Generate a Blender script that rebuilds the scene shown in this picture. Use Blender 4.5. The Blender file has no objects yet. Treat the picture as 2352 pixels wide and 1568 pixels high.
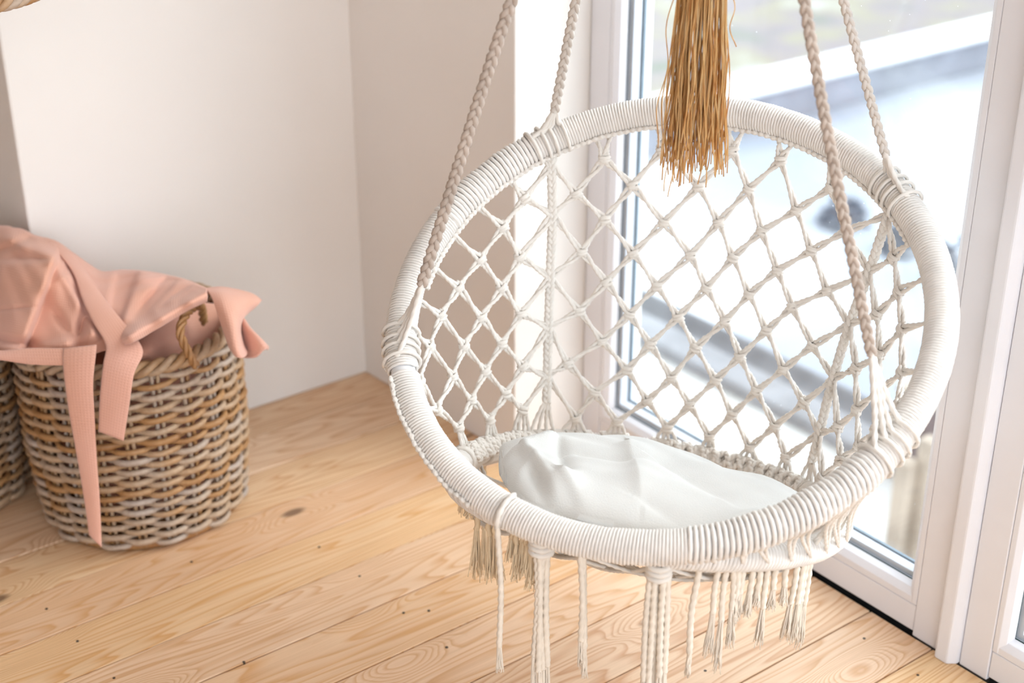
import bpy, math, random
import numpy as np
from mathutils import Matrix, Vector

random.seed(7); RNG = np.random.default_rng(7)
SC = bpy.context.scene
COL = SC.collection

# ------------------------------------------------------------------ camera
F, CX, CY = 3406.0, 1176.0, 784.0
PITCH = math.atan2(784 + 870, F)
AZ = math.atan2(4974, math.hypot(F, 1654))
H = 1.5
HV = np.array([math.cos(AZ), math.sin(AZ), 0.0])
RT = np.array([math.sin(AZ), -math.cos(AZ), 0.0])
UP = np.array([0, 0, 1.0])
FW = HV * math.cos(PITCH) - UP * math.sin(PITCH)
CU = HV * math.sin(PITCH) + UP * math.cos(PITCH)
CAM = np.array([0, 0, H])
cd = bpy.data.cameras.new('camera')
cam = bpy.data.objects.new('camera', cd); COL.objects.link(cam)
m = Matrix.Identity(4)
for i in range(3):
    m[i][0], m[i][1], m[i][2], m[i][3] = RT[i], CU[i], -FW[i], CAM[i]
cam.matrix_world = m
cd.sensor_width = 36.0; cd.lens = F / 2352 * 36.0
cd.clip_start = 0.05; cd.clip_end = 200
cd.dof.use_dof = True; cd.dof.focus_distance = 2.12; cd.dof.aperture_fstop = 2.7
SC.camera = cam

# ------------------------------------------------------------------ light
W = bpy.data.worlds.new('world'); SC.world = W; W.use_nodes = True
bg = W.node_tree.nodes['Background']
bg.inputs[0].default_value = (0.83, 0.915, 1.0, 1); bg.inputs[1].default_value = 1.45
sd = bpy.data.lights.new('sun', 'SUN'); sd.energy = .8; sd.angle = math.radians(40); sd.color = (1.0, 0.99, 0.98)
sun = bpy.data.objects.new('sun', sd); COL.objects.link(sun)
sdir = Vector((-0.62, 0.42, -0.55)).normalized()          # light travels into the room through the glass
sun.rotation_euler = sdir.to_track_quat('-Z', 'Y').to_euler()
sun.location = (6, -2, 6)
VS = SC.view_settings
VS.view_transform = 'Standard'; VS.look = 'None'; VS.gamma = 1.0; VS.use_curve_mapping = False
VS.exposure = 1.38
SC.cycles.use_denoising = True
SC.cycles.use_adaptive_sampling = True; SC.cycles.adaptive_threshold = .05; SC.cycles.max_bounces = 7; SC.cycles.diffuse_bounces = 4; SC.cycles.glossy_bounces = 2; SC.cycles.transparent_max_bounces = 24

# ------------------------------------------------------------------ helpers
def ray(px, py): return FW + RT * (px - CX) / F + CU * (CY - py) / F
def at(px, py, dep): return CAM + ray(px, py) * dep
def onz(px, py, z=0.0):
    d = ray(px, py); return CAM + d * ((z - H) / d[2])
def onplane(px, py, c, n):
    d = ray(px, py); return CAM + d * (((c - CAM) @ n) / (d @ n))
def proj(P):
    P = np.asarray(P, float) - CAM; z = P @ FW
    return np.stack([CX + F * (P @ RT) / z, CY - F * (P @ CU) / z], -1)
def nrm(v):
    v = np.asarray(v, float); return v / np.maximum(np.linalg.norm(v, axis=-1, keepdims=True), 1e-12)

class MB:
    def __init__(s): s.v = []; s.f = []; s.n = 0
    def add(s, v, f):
        v = np.asarray(v, float).reshape(-1, 3)
        s.v.append(v); s.f += [tuple(int(i) + s.n for i in q) for q in f]; s.n += len(v); return s
    def box(s, x0, x1, y0, y1, z0, z1):
        v = [(x, y, z) for z in (z0, z1) for y in (y0, y1) for x in (x0, x1)]
        return s.add(v, [(0, 2, 3, 1), (4, 5, 7, 6), (0, 1, 5, 4), (2, 6, 7, 3), (0, 4, 6, 2), (1, 3, 7, 5)])
    def mesh(s, name):
        me = bpy.data.meshes.new(name)
        me.from_pydata(np.concatenate(s.v).tolist() if s.v else [], [], s.f); me.update(); return me

def link(name, me, mat=None, parent=None, smooth=True, bevel=0):
    o = bpy.data.objects.new(name, me); COL.objects.link(o)
    if me is not None:
        if mat is not None and not me.materials: me.materials.append(mat)
        if smooth and me.polygons: me.polygons.foreach_set('use_smooth', [True] * len(me.polygons))
    if parent is not None: setp(o, parent)
    if bevel:
        b = o.modifiers.new('bevel', 'BEVEL'); b.width = bevel; b.segments = 2; b.limit_method = 'ANGLE'
    return o
WLOC = {}
def setp(o, parent):
    o.parent = parent
    o.matrix_parent_inverse = Matrix.Translation(-Vector(wloc(parent)))
def wloc(o):
    return WLOC.get(o.name, (0, 0, 0))
def empty(name, loc, label=None, cat=None, group=None, kind=None):
    o = bpy.data.objects.new(name, None); COL.objects.link(o); o.location = loc; o.empty_display_size = .1
    WLOC[o.name] = tuple(loc); tag(o, label, cat, group, kind); return o
def tag(o, label=None, cat=None, group=None, kind=None):
    if label: o['label'] = label
    if cat: o['category'] = cat
    if group: o['group'] = group
    if kind: o['kind'] = kind
    return o

def resample(P, step):
    P = np.asarray(P, float); d = np.r_[0, np.cumsum(np.linalg.norm(np.diff(P, axis=0), axis=1))]
    n = max(2, int(round(d[-1] / step)) + 1); s = np.linspace(0, d[-1], n)
    return np.stack([np.interp(s, d, P[:, k]) for k in range(3)], 1), s
def spline(P, n=24):
    P = np.asarray(P, float)
    Q = np.vstack([2 * P[0] - P[1], P, 2 * P[-1] - P[-2]]); out = []
    t = np.linspace(0, 1, n, endpoint=False)[:, None]
    for i in range(len(P) - 1):
        a, b, c, d = Q[i:i + 4]
        out.append(.5 * ((2 * b) + (-a + c) * t + (2 * a - 5 * b + 4 * c - d) * t ** 2 + (-a + 3 * b - 3 * c + d) * t ** 3))
    out.append(P[-1:]); return np.vstack(out)
def frames(P, up=None, closed=False):
    if closed: T = nrm(np.roll(P, -1, 0) - np.roll(P, 1, 0))
    else: T = nrm(np.gradient(P, axis=0))
    if up is not None:
        N = nrm(np.cross(T, up)); return T, N, np.cross(N, T)
    N = np.zeros_like(P); r = np.array([0, 0, 1.]) if abs(T[0][2]) < .9 else np.array([1., 0, 0])
    n = nrm(np.cross(T[0], r))
    for i in range(len(P)):
        n = n - T[i] * (n @ T[i]); n = n / max(np.linalg.norm(n), 1e-9); N[i] = n
    return T, N, np.cross(T, N)
def tube(mb, P, rad, sides=6, lobes=0, amp=0.0, pitch=.012, phase=0.0, closed=False, up=None, hand=1):
    P = np.asarray(P, float); n = len(P); T, N, B = frames(P, up, closed)
    s = np.r_[0, np.cumsum(np.linalg.norm(np.diff(P, axis=0), axis=1))]
    ph = np.linspace(0, 2 * np.pi, sides, endpoint=False)[None, :]
    r = np.broadcast_to(np.asarray(rad, float).reshape(-1, 1), (n, 1))
    tw = (hand * 2 * np.pi * s / (pitch * max(lobes, 1) / max(lobes, 1)))[:, None] if lobes else 0
    rr = r * (1 + amp * np.cos(lobes * ph - tw + phase)) if lobes else r * np.ones((1, sides))
    V = P[:, None] + rr[..., None] * (np.cos(ph)[..., None] * N[:, None] + np.sin(ph)[..., None] * B[:, None])
    f = []
    rows = n if closed else n - 1
    for i in range(rows):
        a = i * sides; b = ((i + 1) % n) * sides
        for j in range(sides):
            k = (j + 1) % sides; f.append((a + j, a + k, b + k, b + j))
    if not closed:
        f.append(tuple(range(sides - 1, -1, -1))); f.append(tuple((n - 1) * sides + j for j in range(sides)))
    mb.add(V.reshape(-1, 3), f); return mb
def rope(mb, P, r, pitch=.013, step=.0018, sides=9, hand=1, phase=0.0):
    Q, _ = resample(P, step)
    return tube(mb, Q, r, sides, 3, .17, pitch / 1.0, phase, hand=hand)
def braid(mb, P, width, strand, pitch, step=.0025, fuzz=0.0):
    Q, s = resample(P, step); T, N, B = frames(Q)
    if np.abs(T @ HV).max() < .8: T, N, B = frames(Q, HV)     # flat side of the plait turned to the room
    for k in range(3):
        a = 2 * np.pi * s / pitch + 2 * np.pi * k / 3
        off = N * (width * np.sin(a))[:, None] + B * (width * .55 * np.sin(2 * a))[:, None]
        tube(mb, Q + off, strand, 9, 4, .10, .011, k, hand=1)
    return mb
def knoise(x, seed=0):                      # cheap smooth 1d noise
    r = np.random.default_rng(seed); a = r.uniform(0, 6.28, 6); w = r.uniform(.6, 1.4, 6) * np.array([1, 2, 3.1, 4.7, 6.3, 9.])
    return sum(np.sin(w[i] * x + a[i]) / (1 + .6 * i) for i in range(6)) / 2.2

# ------------------------------------------------------------------ materials
def material(name):
    m = bpy.data.materials.new(name); m.use_nodes = True
    nt = m.node_tree; return m, nt, nt.nodes['Principled BSDF']
def nd(nt, t, **kw):
    n = nt.nodes.new(t)
    for k, v in kw.items(): setattr(n, k, v)
    return n
def ramp(nt, stops):
    n = nt.nodes.new('ShaderNodeValToRGB'); e = n.color_ramp.elements
    while len(e) < len(stops): e.new(0.5)
    for x, (p, c) in zip(e, stops): x.position = p; x.color = (*c, 1)
    return n
def s2l(*c): return tuple(((v / 255) / 12.92 if v / 255 <= .04045 else ((v / 255 + .055) / 1.055) ** 2.4) for v in c)
def plain(name, col, rough=.6, nscale=40, nvar=.08, bump=0.0, bscale=200, metallic=0, sheen=0, detail=2):
    m, nt, p = material(name)
    tc = nd(nt, 'ShaderNodeTexCoord'); nz = nd(nt, 'ShaderNodeTexNoise'); nz.inputs['Scale'].default_value = nscale; nz.inputs['Detail'].default_value = detail
    nt.links.new(tc.outputs['Object'], nz.inputs['Vector'])
    a = tuple(c * (1 - nvar) for c in col); b = tuple(min(1, c * (1 + nvar)) for c in col)
    r = ramp(nt, [(.3, a), (.7, b)]); nt.links.new(nz.outputs['Fac'], r.inputs[0]); nt.links.new(r.outputs[0], p.inputs['Base Color'])
    p.inputs['Roughness'].default_value = rough; p.inputs['Metallic'].default_value = metallic
    if sheen: p.inputs['Sheen Weight'].default_value = sheen
    if bump:
        n2 = nd(nt, 'ShaderNodeTexNoise'); n2.inputs['Scale'].default_value = bscale; n2.inputs['Detail'].default_value = 1
        nt.links.new(tc.outputs['Object'], n2.inputs['Vector'])
        bp = nd(nt, 'ShaderNodeBump'); bp.inputs['Strength'].default_value = bump; bp.inputs['Distance'].default_value = .002
        nt.links.new(n2.outputs['Fac'], bp.inputs['Height']); nt.links.new(bp.outputs[0], p.inputs['Normal'])
    return m

M = {}
M['cotton'] = plain('cotton_cord', s2l(228, 221, 213), .95, 60, .05)
M['wrap'] = plain('cotton_wrap', s2l(230, 224, 218), .95, 30, .05)
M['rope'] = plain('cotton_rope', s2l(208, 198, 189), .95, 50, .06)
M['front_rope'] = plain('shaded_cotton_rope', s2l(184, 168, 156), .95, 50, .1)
M['shaded_fray'] = plain('shaded_fringe', s2l(222, 200, 168), .95, 60, .06)  # copy of the fringe for the left cords, their shade put into the colour
M['fray'] = plain('cotton_fringe', s2l(228, 217, 203), .95, 60, .06)
M['pipe'] = plain('white_plastic_pipe', s2l(240, 240, 242), .35, 10, .02)
M['wall'] = plain('white_wall_paint', s2l(233, 226, 220), .85, 3, .015)
M['ceiling'] = plain('ceiling_paint', s2l(240, 238, 234), .9, 3, .01)
M['pvc'] = plain('white_pvc', s2l(232, 231, 236), .32, 8, .02, .02, 300)
M['gasket'] = plain('black_rubber', s2l(20, 24, 30), .5, 30, .1)
M['spacer'] = plain('grey_spacer', s2l(206, 210, 220), .4, 30, .05)
M['cushion'] = plain('white_linen', s2l(219, 217, 213), .9, 25, .02, .25, 500, sheen=.2)
M['seam'] = plain('seam_thread', s2l(206, 200, 194), .9, 60, .06)
M['gold'] = None
M['snow'] = plain('snow', s2l(248, 249, 252), .8, 1, .02)
M['metal'] = plain('steel', s2l(150, 150, 152), .3, 30, .05, metallic=.9)

def gold_mat():
    m, nt, p = material('golden_thread')
    g = nd(nt, 'ShaderNodeTexCoord'); nz = nd(nt, 'ShaderNodeTexNoise'); nz.inputs['Scale'].default_value = 160; nz.inputs['Detail'].default_value = 3
    mp = nd(nt, 'ShaderNodeMapping'); mp.inputs['Scale'].default_value = (1, 1, .12)
    nt.links.new(g.outputs['Object'], mp.inputs['Vector']); nt.links.new(mp.outputs[0], nz.inputs['Vector'])
    r = ramp(nt, [(.25, s2l(212, 150, 80)), (.5, s2l(238, 198, 134)), (.75, s2l(252, 230, 184))])
    nt.links.new(nz.outputs['Fac'], r.inputs[0]); nt.links.new(r.outputs[0], p.inputs['Base Color'])
    p.inputs['Roughness'].default_value = .6; p.inputs['Sheen Weight'].default_value = .3
    tr = nd(nt, 'ShaderNodeBsdfTranslucent'); nt.links.new(r.outputs[0], tr.inputs[0])
    mx = nd(nt, 'ShaderNodeMixShader'); mx.inputs[0].default_value = .5
    nt.links.new(p.outputs[0], mx.inputs[1]); nt.links.new(tr.outputs[0], mx.inputs[2])
    nt.links.new(mx.outputs[0], nt.nodes['Material Output'].inputs['Surface']); return m
M['gold'] = gold_mat()

def wood_mat():
    m, nt, p = material('pine_plank'); L = nt.links.new
    tc = nd(nt, 'ShaderNodeTexCoord'); oi = nd(nt, 'ShaderNodeObjectInfo')
    mul = nd(nt, 'ShaderNodeMath', operation='MULTIPLY'); mul.inputs[1].default_value = 57.0; L(oi.outputs['Random'], mul.inputs[0])
    cmb = nd(nt, 'ShaderNodeCombineXYZ'); L(mul.outputs[0], cmb.inputs[0]); L(mul.outputs[0], cmb.inputs[1])
    add = nd(nt, 'ShaderNodeVectorMath', operation='ADD'); L(tc.outputs['Object'], add.inputs[0]); L(cmb.outputs[0], add.inputs[1])
    # field whose contour lines make the cathedral grain
    mp = nd(nt, 'ShaderNodeMapping'); mp.inputs['Scale'].default_value = (.62, 7.0, 1); L(add.outputs[0], mp.inputs['Vector'])
    n1 = nd(nt, 'ShaderNodeTexNoise'); n1.inputs['Scale'].default_value = 1.3; n1.inputs['Detail'].default_value = 2.0; n1.inputs['Roughness'].default_value = .42; L(mp.outputs[0], n1.inputs['Vector'])
    # knots: sparse stretched cells
    mk = nd(nt, 'ShaderNodeMapping'); mk.inputs['Scale'].default_value = (2.3, 5.2, 1); L(add.outputs[0], mk.inputs['Vector'])
    vo = nd(nt, 'ShaderNodeTexVoronoi', voronoi_dimensions='2D'); vo.inputs['Scale'].default_value = 1.0; L(mk.outputs[0], vo.inputs['Vector'])
    kd = nd(nt, 'ShaderNodeMapRange'); kd.inputs['From Min'].default_value = .0; kd.inputs['From Max'].default_value = .30; kd.inputs['To Min'].default_value = .22; kd.inputs['To Max'].default_value = 0
    kd.interpolation_type = 'SMOOTHERSTEP'; L(vo.outputs['Distance'], kd.inputs['Value'])
    fld = nd(nt, 'ShaderNodeMath', operation='ADD'); L(n1.outputs['Fac'], fld.inputs[0]); L(kd.outputs[0], fld.inputs[1])
    k = nd(nt, 'ShaderNodeMath', operation='MULTIPLY'); k.inputs[1].default_value = 30.0; L(fld.outputs[0], k.inputs[0])
    fr = nd(nt, 'ShaderNodeMath', operation='FRACT'); L(k.outputs[0], fr.inputs[0])
    band = ramp(nt, [(0, (.05, .05, .05)), (.45, (.12, .12, .12)), (.88, (1, 1, 1)), (.97, (.2, .2, .2))]); L(fr.outputs[0], band.inputs[0])
    # fine pores
    mf = nd(nt, 'ShaderNodeMapping'); mf.inputs['Scale'].default_value = (6, 260, 1); L(add.outputs[0], mf.inputs['Vector'])
    n2 = nd(nt, 'ShaderNodeTexNoise'); n2.inputs['Scale'].default_value = 1; n2.inputs['Detail'].default_value = 3; L(mf.outputs[0], n2.inputs['Vector'])
    n3 = nd(nt, 'ShaderNodeTexNoise'); n3.inputs['Scale'].default_value = 3.5; n3.inputs['Detail'].default_value = 3; L(add.outputs[0], n3.inputs['Vector'])
    base = ramp(nt, [(0, s2l(238, 206, 174)), (.35, s2l(245, 210, 164)), (.7, s2l(234, 196, 162)), (1, s2l(246, 216, 184))]); L(oi.outputs['Random'], base.inputs[0])
    late = ramp(nt, [(0, s2l(204, 148, 104)), (.5, s2l(218, 158, 92)), (1, s2l(206, 156, 112))]); L(oi.outputs['Random'], late.inputs[0])
    mx = nd(nt, 'ShaderNodeMix', data_type='RGBA'); L(base.outputs[0], mx.inputs['A']); L(late.outputs[0], mx.inputs['B'])
    bf = nd(nt, 'ShaderNodeMath', operation='MULTIPLY'); bf.inputs[1].default_value = .78; L(band.outputs[0], bf.inputs[0]); L(bf.outputs[0], mx.inputs['Factor'])
    m2 = nd(nt, 'ShaderNodeMix', data_type='RGBA', blend_type='MULTIPLY'); m2.inputs['Factor'].default_value = .5
    pr = ramp(nt, [(.3, (.78, .72, .66)), (.62, (1, 1, 1))]); L(n2.outputs['Fac'], pr.inputs[0]); L(mx.outputs['Result'], m2.inputs['A']); L(pr.outputs[0], m2.inputs['B'])
    m3 = nd(nt, 'ShaderNodeMix', data_type='RGBA', blend_type='MULTIPLY'); m3.inputs['Factor'].default_value = .5
    lr = ramp(nt, [(.3, (.80, .74, .68)), (.65, (1.0, 1.0, 1.0))]); L(n3.outputs['Fac'], lr.inputs[0]); L(m2.outputs['Result'], m3.inputs['A']); L(lr.outputs[0], m3.inputs['B'])
    # knot cores
    kc = nd(nt, 'ShaderNodeMapRange'); kc.inputs['From Min'].default_value = .035; kc.inputs['From Max'].default_value = .07; kc.inputs['To Min'].default_value = .85; kc.inputs['To Max'].default_value = 0; L(vo.outputs['Distance'], kc.inputs['Value'])
    sel = nd(nt, 'ShaderNodeSeparateColor'); L(vo.outputs['Color'], sel.inputs[0])
    gt = nd(nt, 'ShaderNodeMath', operation='GREATER_THAN'); gt.inputs[1].default_value = .45; L(sel.outputs[0], gt.inputs[0])
    kk = nd(nt, 'ShaderNodeMath', operation='MULTIPLY'); L(kc.outputs[0], kk.inputs[0]); L(gt.outputs[0], kk.inputs[1])
    L(gt.outputs[0], nd(nt, 'ShaderNodeMath', operation='MULTIPLY').inputs[0])
    m4 = nd(nt, 'ShaderNodeMix', data_type='RGBA'); L(kk.outputs[0], m4.inputs['Factor']); L(m3.outputs['Result'], m4.inputs['A']); m4.inputs['B'].default_value = (*s2l(112, 82, 60), 1)
    L(m4.outputs['Result'], p.inputs['Base Color']); p.inputs['Roughness'].default_value = .42
    bp = nd(nt, 'ShaderNodeBump'); bp.inputs['Strength'].default_value = .12; bp.inputs['Distance'].default_value = .001
    L(n2.outputs['Fac'], bp.inputs['Height']); L(bp.outputs[0], p.inputs['Normal'])
    return m
M['wood'] = wood_mat()

def wicker_mat():
    m, nt, p = material('wicker'); L = nt.links.new
    tc = nd(nt, 'ShaderNodeTexCoord'); oi = nd(nt, 'ShaderNodeObjectInfo')
    nz = nd(nt, 'ShaderNodeTexNoise'); nz.inputs['Scale'].default_value = 9; nz.inputs['Detail'].default_value = 3; L(tc.outputs['Object'], nz.inputs['Vector'])
    ad = nd(nt, 'ShaderNodeMath', operation='ADD'); L(oi.outputs['Random'], ad.inputs[0]); L(nz.outputs['Fac'], ad.inputs[1])
    sb = nd(nt, 'ShaderNodeMath', operation='MULTIPLY'); sb.inputs[1].default_value = .55; L(ad.outputs[0], sb.inputs[0])
    r = ramp(nt, [(.15, s2l(136, 90, 50)), (.4, s2l(174, 130, 84)), (.6, s2l(182, 154, 126)), (.85, s2l(180, 164, 152))]); L(sb.outputs[0], r.inputs[0])
    n2 = nd(nt, 'ShaderNodeTexNoise'); n2.inputs['Scale'].default_value = 120; n2.inputs['Detail'].default_value = 3; L(tc.outputs['Object'], n2.inputs['Vector'])
    m2 = nd(nt, 'ShaderNodeMix', data_type='RGBA', blend_type='MULTIPLY'); m2.inputs['Factor'].default_value = .4
    pr = ramp(nt, [(.3, (.6, .52, .45)), (.6, (1, 1, 1))]); L(n2.outputs['Fac'], pr.inputs[0]); L(r.outputs[0], m2.inputs['A']); L(pr.outputs[0], m2.inputs['B'])
    L(m2.outputs['Result'], p.inputs['Base Color']); p.inputs['Roughness'].default_value = .5
    return m
M['wicker'] = wicker_mat()

def waffle_mat():
    m, nt, p = material('pink_waffle_cloth'); L = nt.links.new
    uv = nd(nt, 'ShaderNodeUVMap'); mp = nd(nt, 'ShaderNodeMapping'); mp.inputs['Scale'].default_value = (1, 1, 1); L(uv.outputs[0], mp.inputs['Vector'])
    sp = nd(nt, 'ShaderNodeSeparateXYZ'); L(mp.outputs[0], sp.inputs[0])
    def wav(o, k):
        a = nd(nt, 'ShaderNodeMath', operation='MULTIPLY'); a.inputs[1].default_value = k; L(o, a.inputs[0])
        b = nd(nt, 'ShaderNodeMath', operation='SINE'); L(a.outputs[0], b.inputs[0]); return b
    wx, wy = wav(sp.outputs[0], 2 * math.pi / .0048), wav(sp.outputs[1], 2 * math.pi / .0048)
    mxx = nd(nt, 'ShaderNodeMath', operation='MAXIMUM'); L(wx.outputs[0], mxx.inputs[0]); L(wy.outputs[0], mxx.inputs[1])
    bp = nd(nt, 'ShaderNodeBump'); bp.inputs['Strength'].default_value = .25; bp.inputs['Distance'].default_value = .0012; L(mxx.outputs[0], bp.inputs['Height']); L(bp.outputs[0], p.inputs['Normal'])
    tc = nd(nt, 'ShaderNodeTexCoord'); nz = nd(nt, 'ShaderNodeTexNoise'); nz.inputs['Scale'].default_value = 7; L(tc.outputs['Object'], nz.inputs['Vector'])
    r = ramp(nt, [(.3, s2l(214, 158, 134)), (.7, s2l(220, 168, 150))]); L(nz.outputs['Fac'], r.inputs[0]); L(r.outputs[0], p.inputs['Base Color'])
    p.inputs['Roughness'].default_value = .9; p.inputs['Sheen Weight'].default_value = .3
    return m
M['pink'] = waffle_mat()

def glass_mat():
    m, nt, p = material('window_glass'); L = nt.links.new; nt.nodes.remove(p)
    t = nd(nt, 'ShaderNodeBsdfTransparent'); t.inputs[0].default_value = (.97, .985, .98, 1)
    g = nd(nt, 'ShaderNodeBsdfGlossy'); g.inputs['Roughness'].default_value = .02
    a = nd(nt, 'ShaderNodeMixShader'); a.inputs[0].default_value = .05; L(t.outputs[0], a.inputs[1]); L(g.outputs[0], a.inputs[2])
    d = nd(nt, 'ShaderNodeBsdfTranslucent'); d.inputs[0].default_value = (.9, .9, .9, 1)
    tc = nd(nt, 'ShaderNodeTexCoord'); vo = nd(nt, 'ShaderNodeTexVoronoi'); vo.inputs['Scale'].default_value = 75; L(tc.outputs['Object'], vo.inputs['Vector'])
    lt = nd(nt, 'ShaderNodeMath', operation='LESS_THAN'); lt.inputs[1].default_value = .055; L(vo.outputs['Distance'], lt.inputs[0])
    nz = nd(nt, 'ShaderNodeTexNoise'); nz.inputs['Scale'].default_value = 4; L(tc.outputs['Object'], nz.inputs['Vector'])
    gt = nd(nt, 'ShaderNodeMath', operation='GREATER_THAN'); gt.inputs[1].default_value = .52; L(nz.outputs['Fac'], gt.inputs[0])
    mu = nd(nt, 'ShaderNodeMath', operation='MULTIPLY'); L(lt.outputs[0], mu.inputs[0]); L(gt.outputs[0], mu.inputs[1])
    ms = nd(nt, 'ShaderNodeMath', operation='MULTIPLY'); ms.inputs[1].default_value = .7; L(mu.outputs[0], ms.inputs[0])
    b = nd(nt, 'ShaderNodeMixShader'); L(ms.outputs[0], b.inputs[0]); L(a.outputs[0], b.inputs[1]); L(d.outputs[0], b.inputs[2])
    L(b.outputs[0], nt.nodes['Material Output'].inputs['Surface']); return m
M['glass'] = glass_mat()
def clean_glass():
    m, nt, p = material('clean_glass'); nt.nodes.remove(p); t = nd(nt, 'ShaderNodeBsdfTransparent'); t.inputs[0].default_value = (.985, .992, .99, 1)
    g = nd(nt, 'ShaderNodeBsdfGlossy'); g.inputs['Roughness'].default_value = .02; a = nd(nt, 'ShaderNodeMixShader'); a.inputs[0].default_value = .03
    nt.links.new(t.outputs[0], a.inputs[1]); nt.links.new(g.outputs[0], a.inputs[2]); nt.links.new(a.outputs[0], nt.nodes['Material Output'].inputs['Surface']); return m
M['clean_glass'] = clean_glass()

# ------------------------------------------------------------------ the room
YA = 2.53            # plane of the white wall behind the baskets
XE = 0.823           # where that wall ends in an outside corner
CEIL = 2.65
floor = link('floor', MB().box(-2.6, 1.88, -2.6, 4.6, -.12, -.022).mesh('floor'), plain('subfloor', s2l(60, 42, 28), .9), smooth=False)
tag(floor, 'pale pine board floor running towards the window', kind='structure')
PW = .1287
pm = MB(); g = .0015
pm.box(-2.15, 2.15, -PW / 2 + g, PW / 2 - g, -.021, 0)
plank_me = pm.mesh('plank')
k = -29
ys = [1.136 + PW * i - PW / 2 for i in range(-28, 27)]
for i, y in enumerate(ys):
    o = link('plank', plank_me, M['wood'], floor, smooth=False, bevel=.0012); o.location = (-.428, y, RNG.uniform(-.0006, .0006))

nm_ = MB(); q_ = np.linspace(0, 2 * np.pi, 10, endpoint=False); nm_.add(np.r_[np.c_[.0024 * np.cos(q_), .0024 * np.sin(q_), np.full(10, .0006)], np.c_[.0028 * np.cos(q_), .0028 * np.sin(q_), np.full(10, -.004)]], [tuple(range(10))] + [(i, 10 + i, 10 + (i + 1) % 10, (i + 1) % 10) for i in range(10)])
nail_me = nm_.mesh('nail'); M['nail'] = plain('dark_nail', s2l(70, 58, 48), .6, 60, .2)
for x, y in ((178, 1472), (262, 1557), (107, 1398), (1026, 1486), (927, 1407), (985, 1402), (826, 1323), (733, 1256), (1985, 1466), (2108, 1550), (1620, 1540), (560, 1520), (440, 1290), (1240, 1430)):
    o = link('nail', nail_me, M['nail'], floor, smooth=False); o.location = tuple(onz(x, y, .0))
wl = MB().box(XE, 1.53, YA, YA + .16, 0, CEIL).box(XE, XE + .12, YA + .161, 4.6, 0, CEIL)
wall_left = tag(link('wall_left', wl.mesh('wall_left'), M['wall'], smooth=False, bevel=.004), 'white painted wall behind the wicker baskets', kind='structure')
def prism(mb, poly, z0, z1):
    n = len(poly); v = [(x, y, z0) for x, y in poly] + [(x, y, z1) for x, y in poly]
    f = [tuple(range(n - 1, -1, -1)), tuple(range(n, 2 * n))] + [(i, (i + 1) % n, n + (i + 1) % n, n + i) for i in range(n)]
    return mb.add(v, f)
wr = prism(MB(), [(1.518, YA + .16), (1.518, YA), (1.553, 2.032), (1.88, 2.032), (1.88, YA + .16)], 0, CEIL)
wall_right = tag(link('wall_right', wr.mesh('wall_right'), M['wall'], smooth=False, bevel=.003), 'beige shaded wall strip beside the window with bright reveal', kind='structure')
lint = MB().box(1.553, 1.88, -2.6, 2.03, 2.32, CEIL).box(1.553, 1.88, -2.6, -.55, -.021, 2.319)
tag(link('wall_window', lint.mesh('wall_window'), M['wall'], smooth=False), 'white wall above and beyond the window', kind='structure')
tag(link('ceiling', MB().box(-2.6, 1.88, -2.6, 4.6, CEIL + .001, CEIL + .1).mesh('ceiling'), M['ceiling'], smooth=False), 'plain white ceiling', kind='structure')
tag(link('wall_back', MB().box(-2.7, -2.6, -2.6, 4.6, -.12, CEIL).mesh('wall_back'), M['wall'], smooth=False), 'plain white wall behind the camera', kind='structure')
tag(link('wall_far', MB().box(-2.6, XE + .12, 4.61, 4.7, -.12, CEIL).mesh('wall_far'), M['wall'], smooth=False), 'plain wall of the passage beyond the corner', kind='structure')

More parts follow.
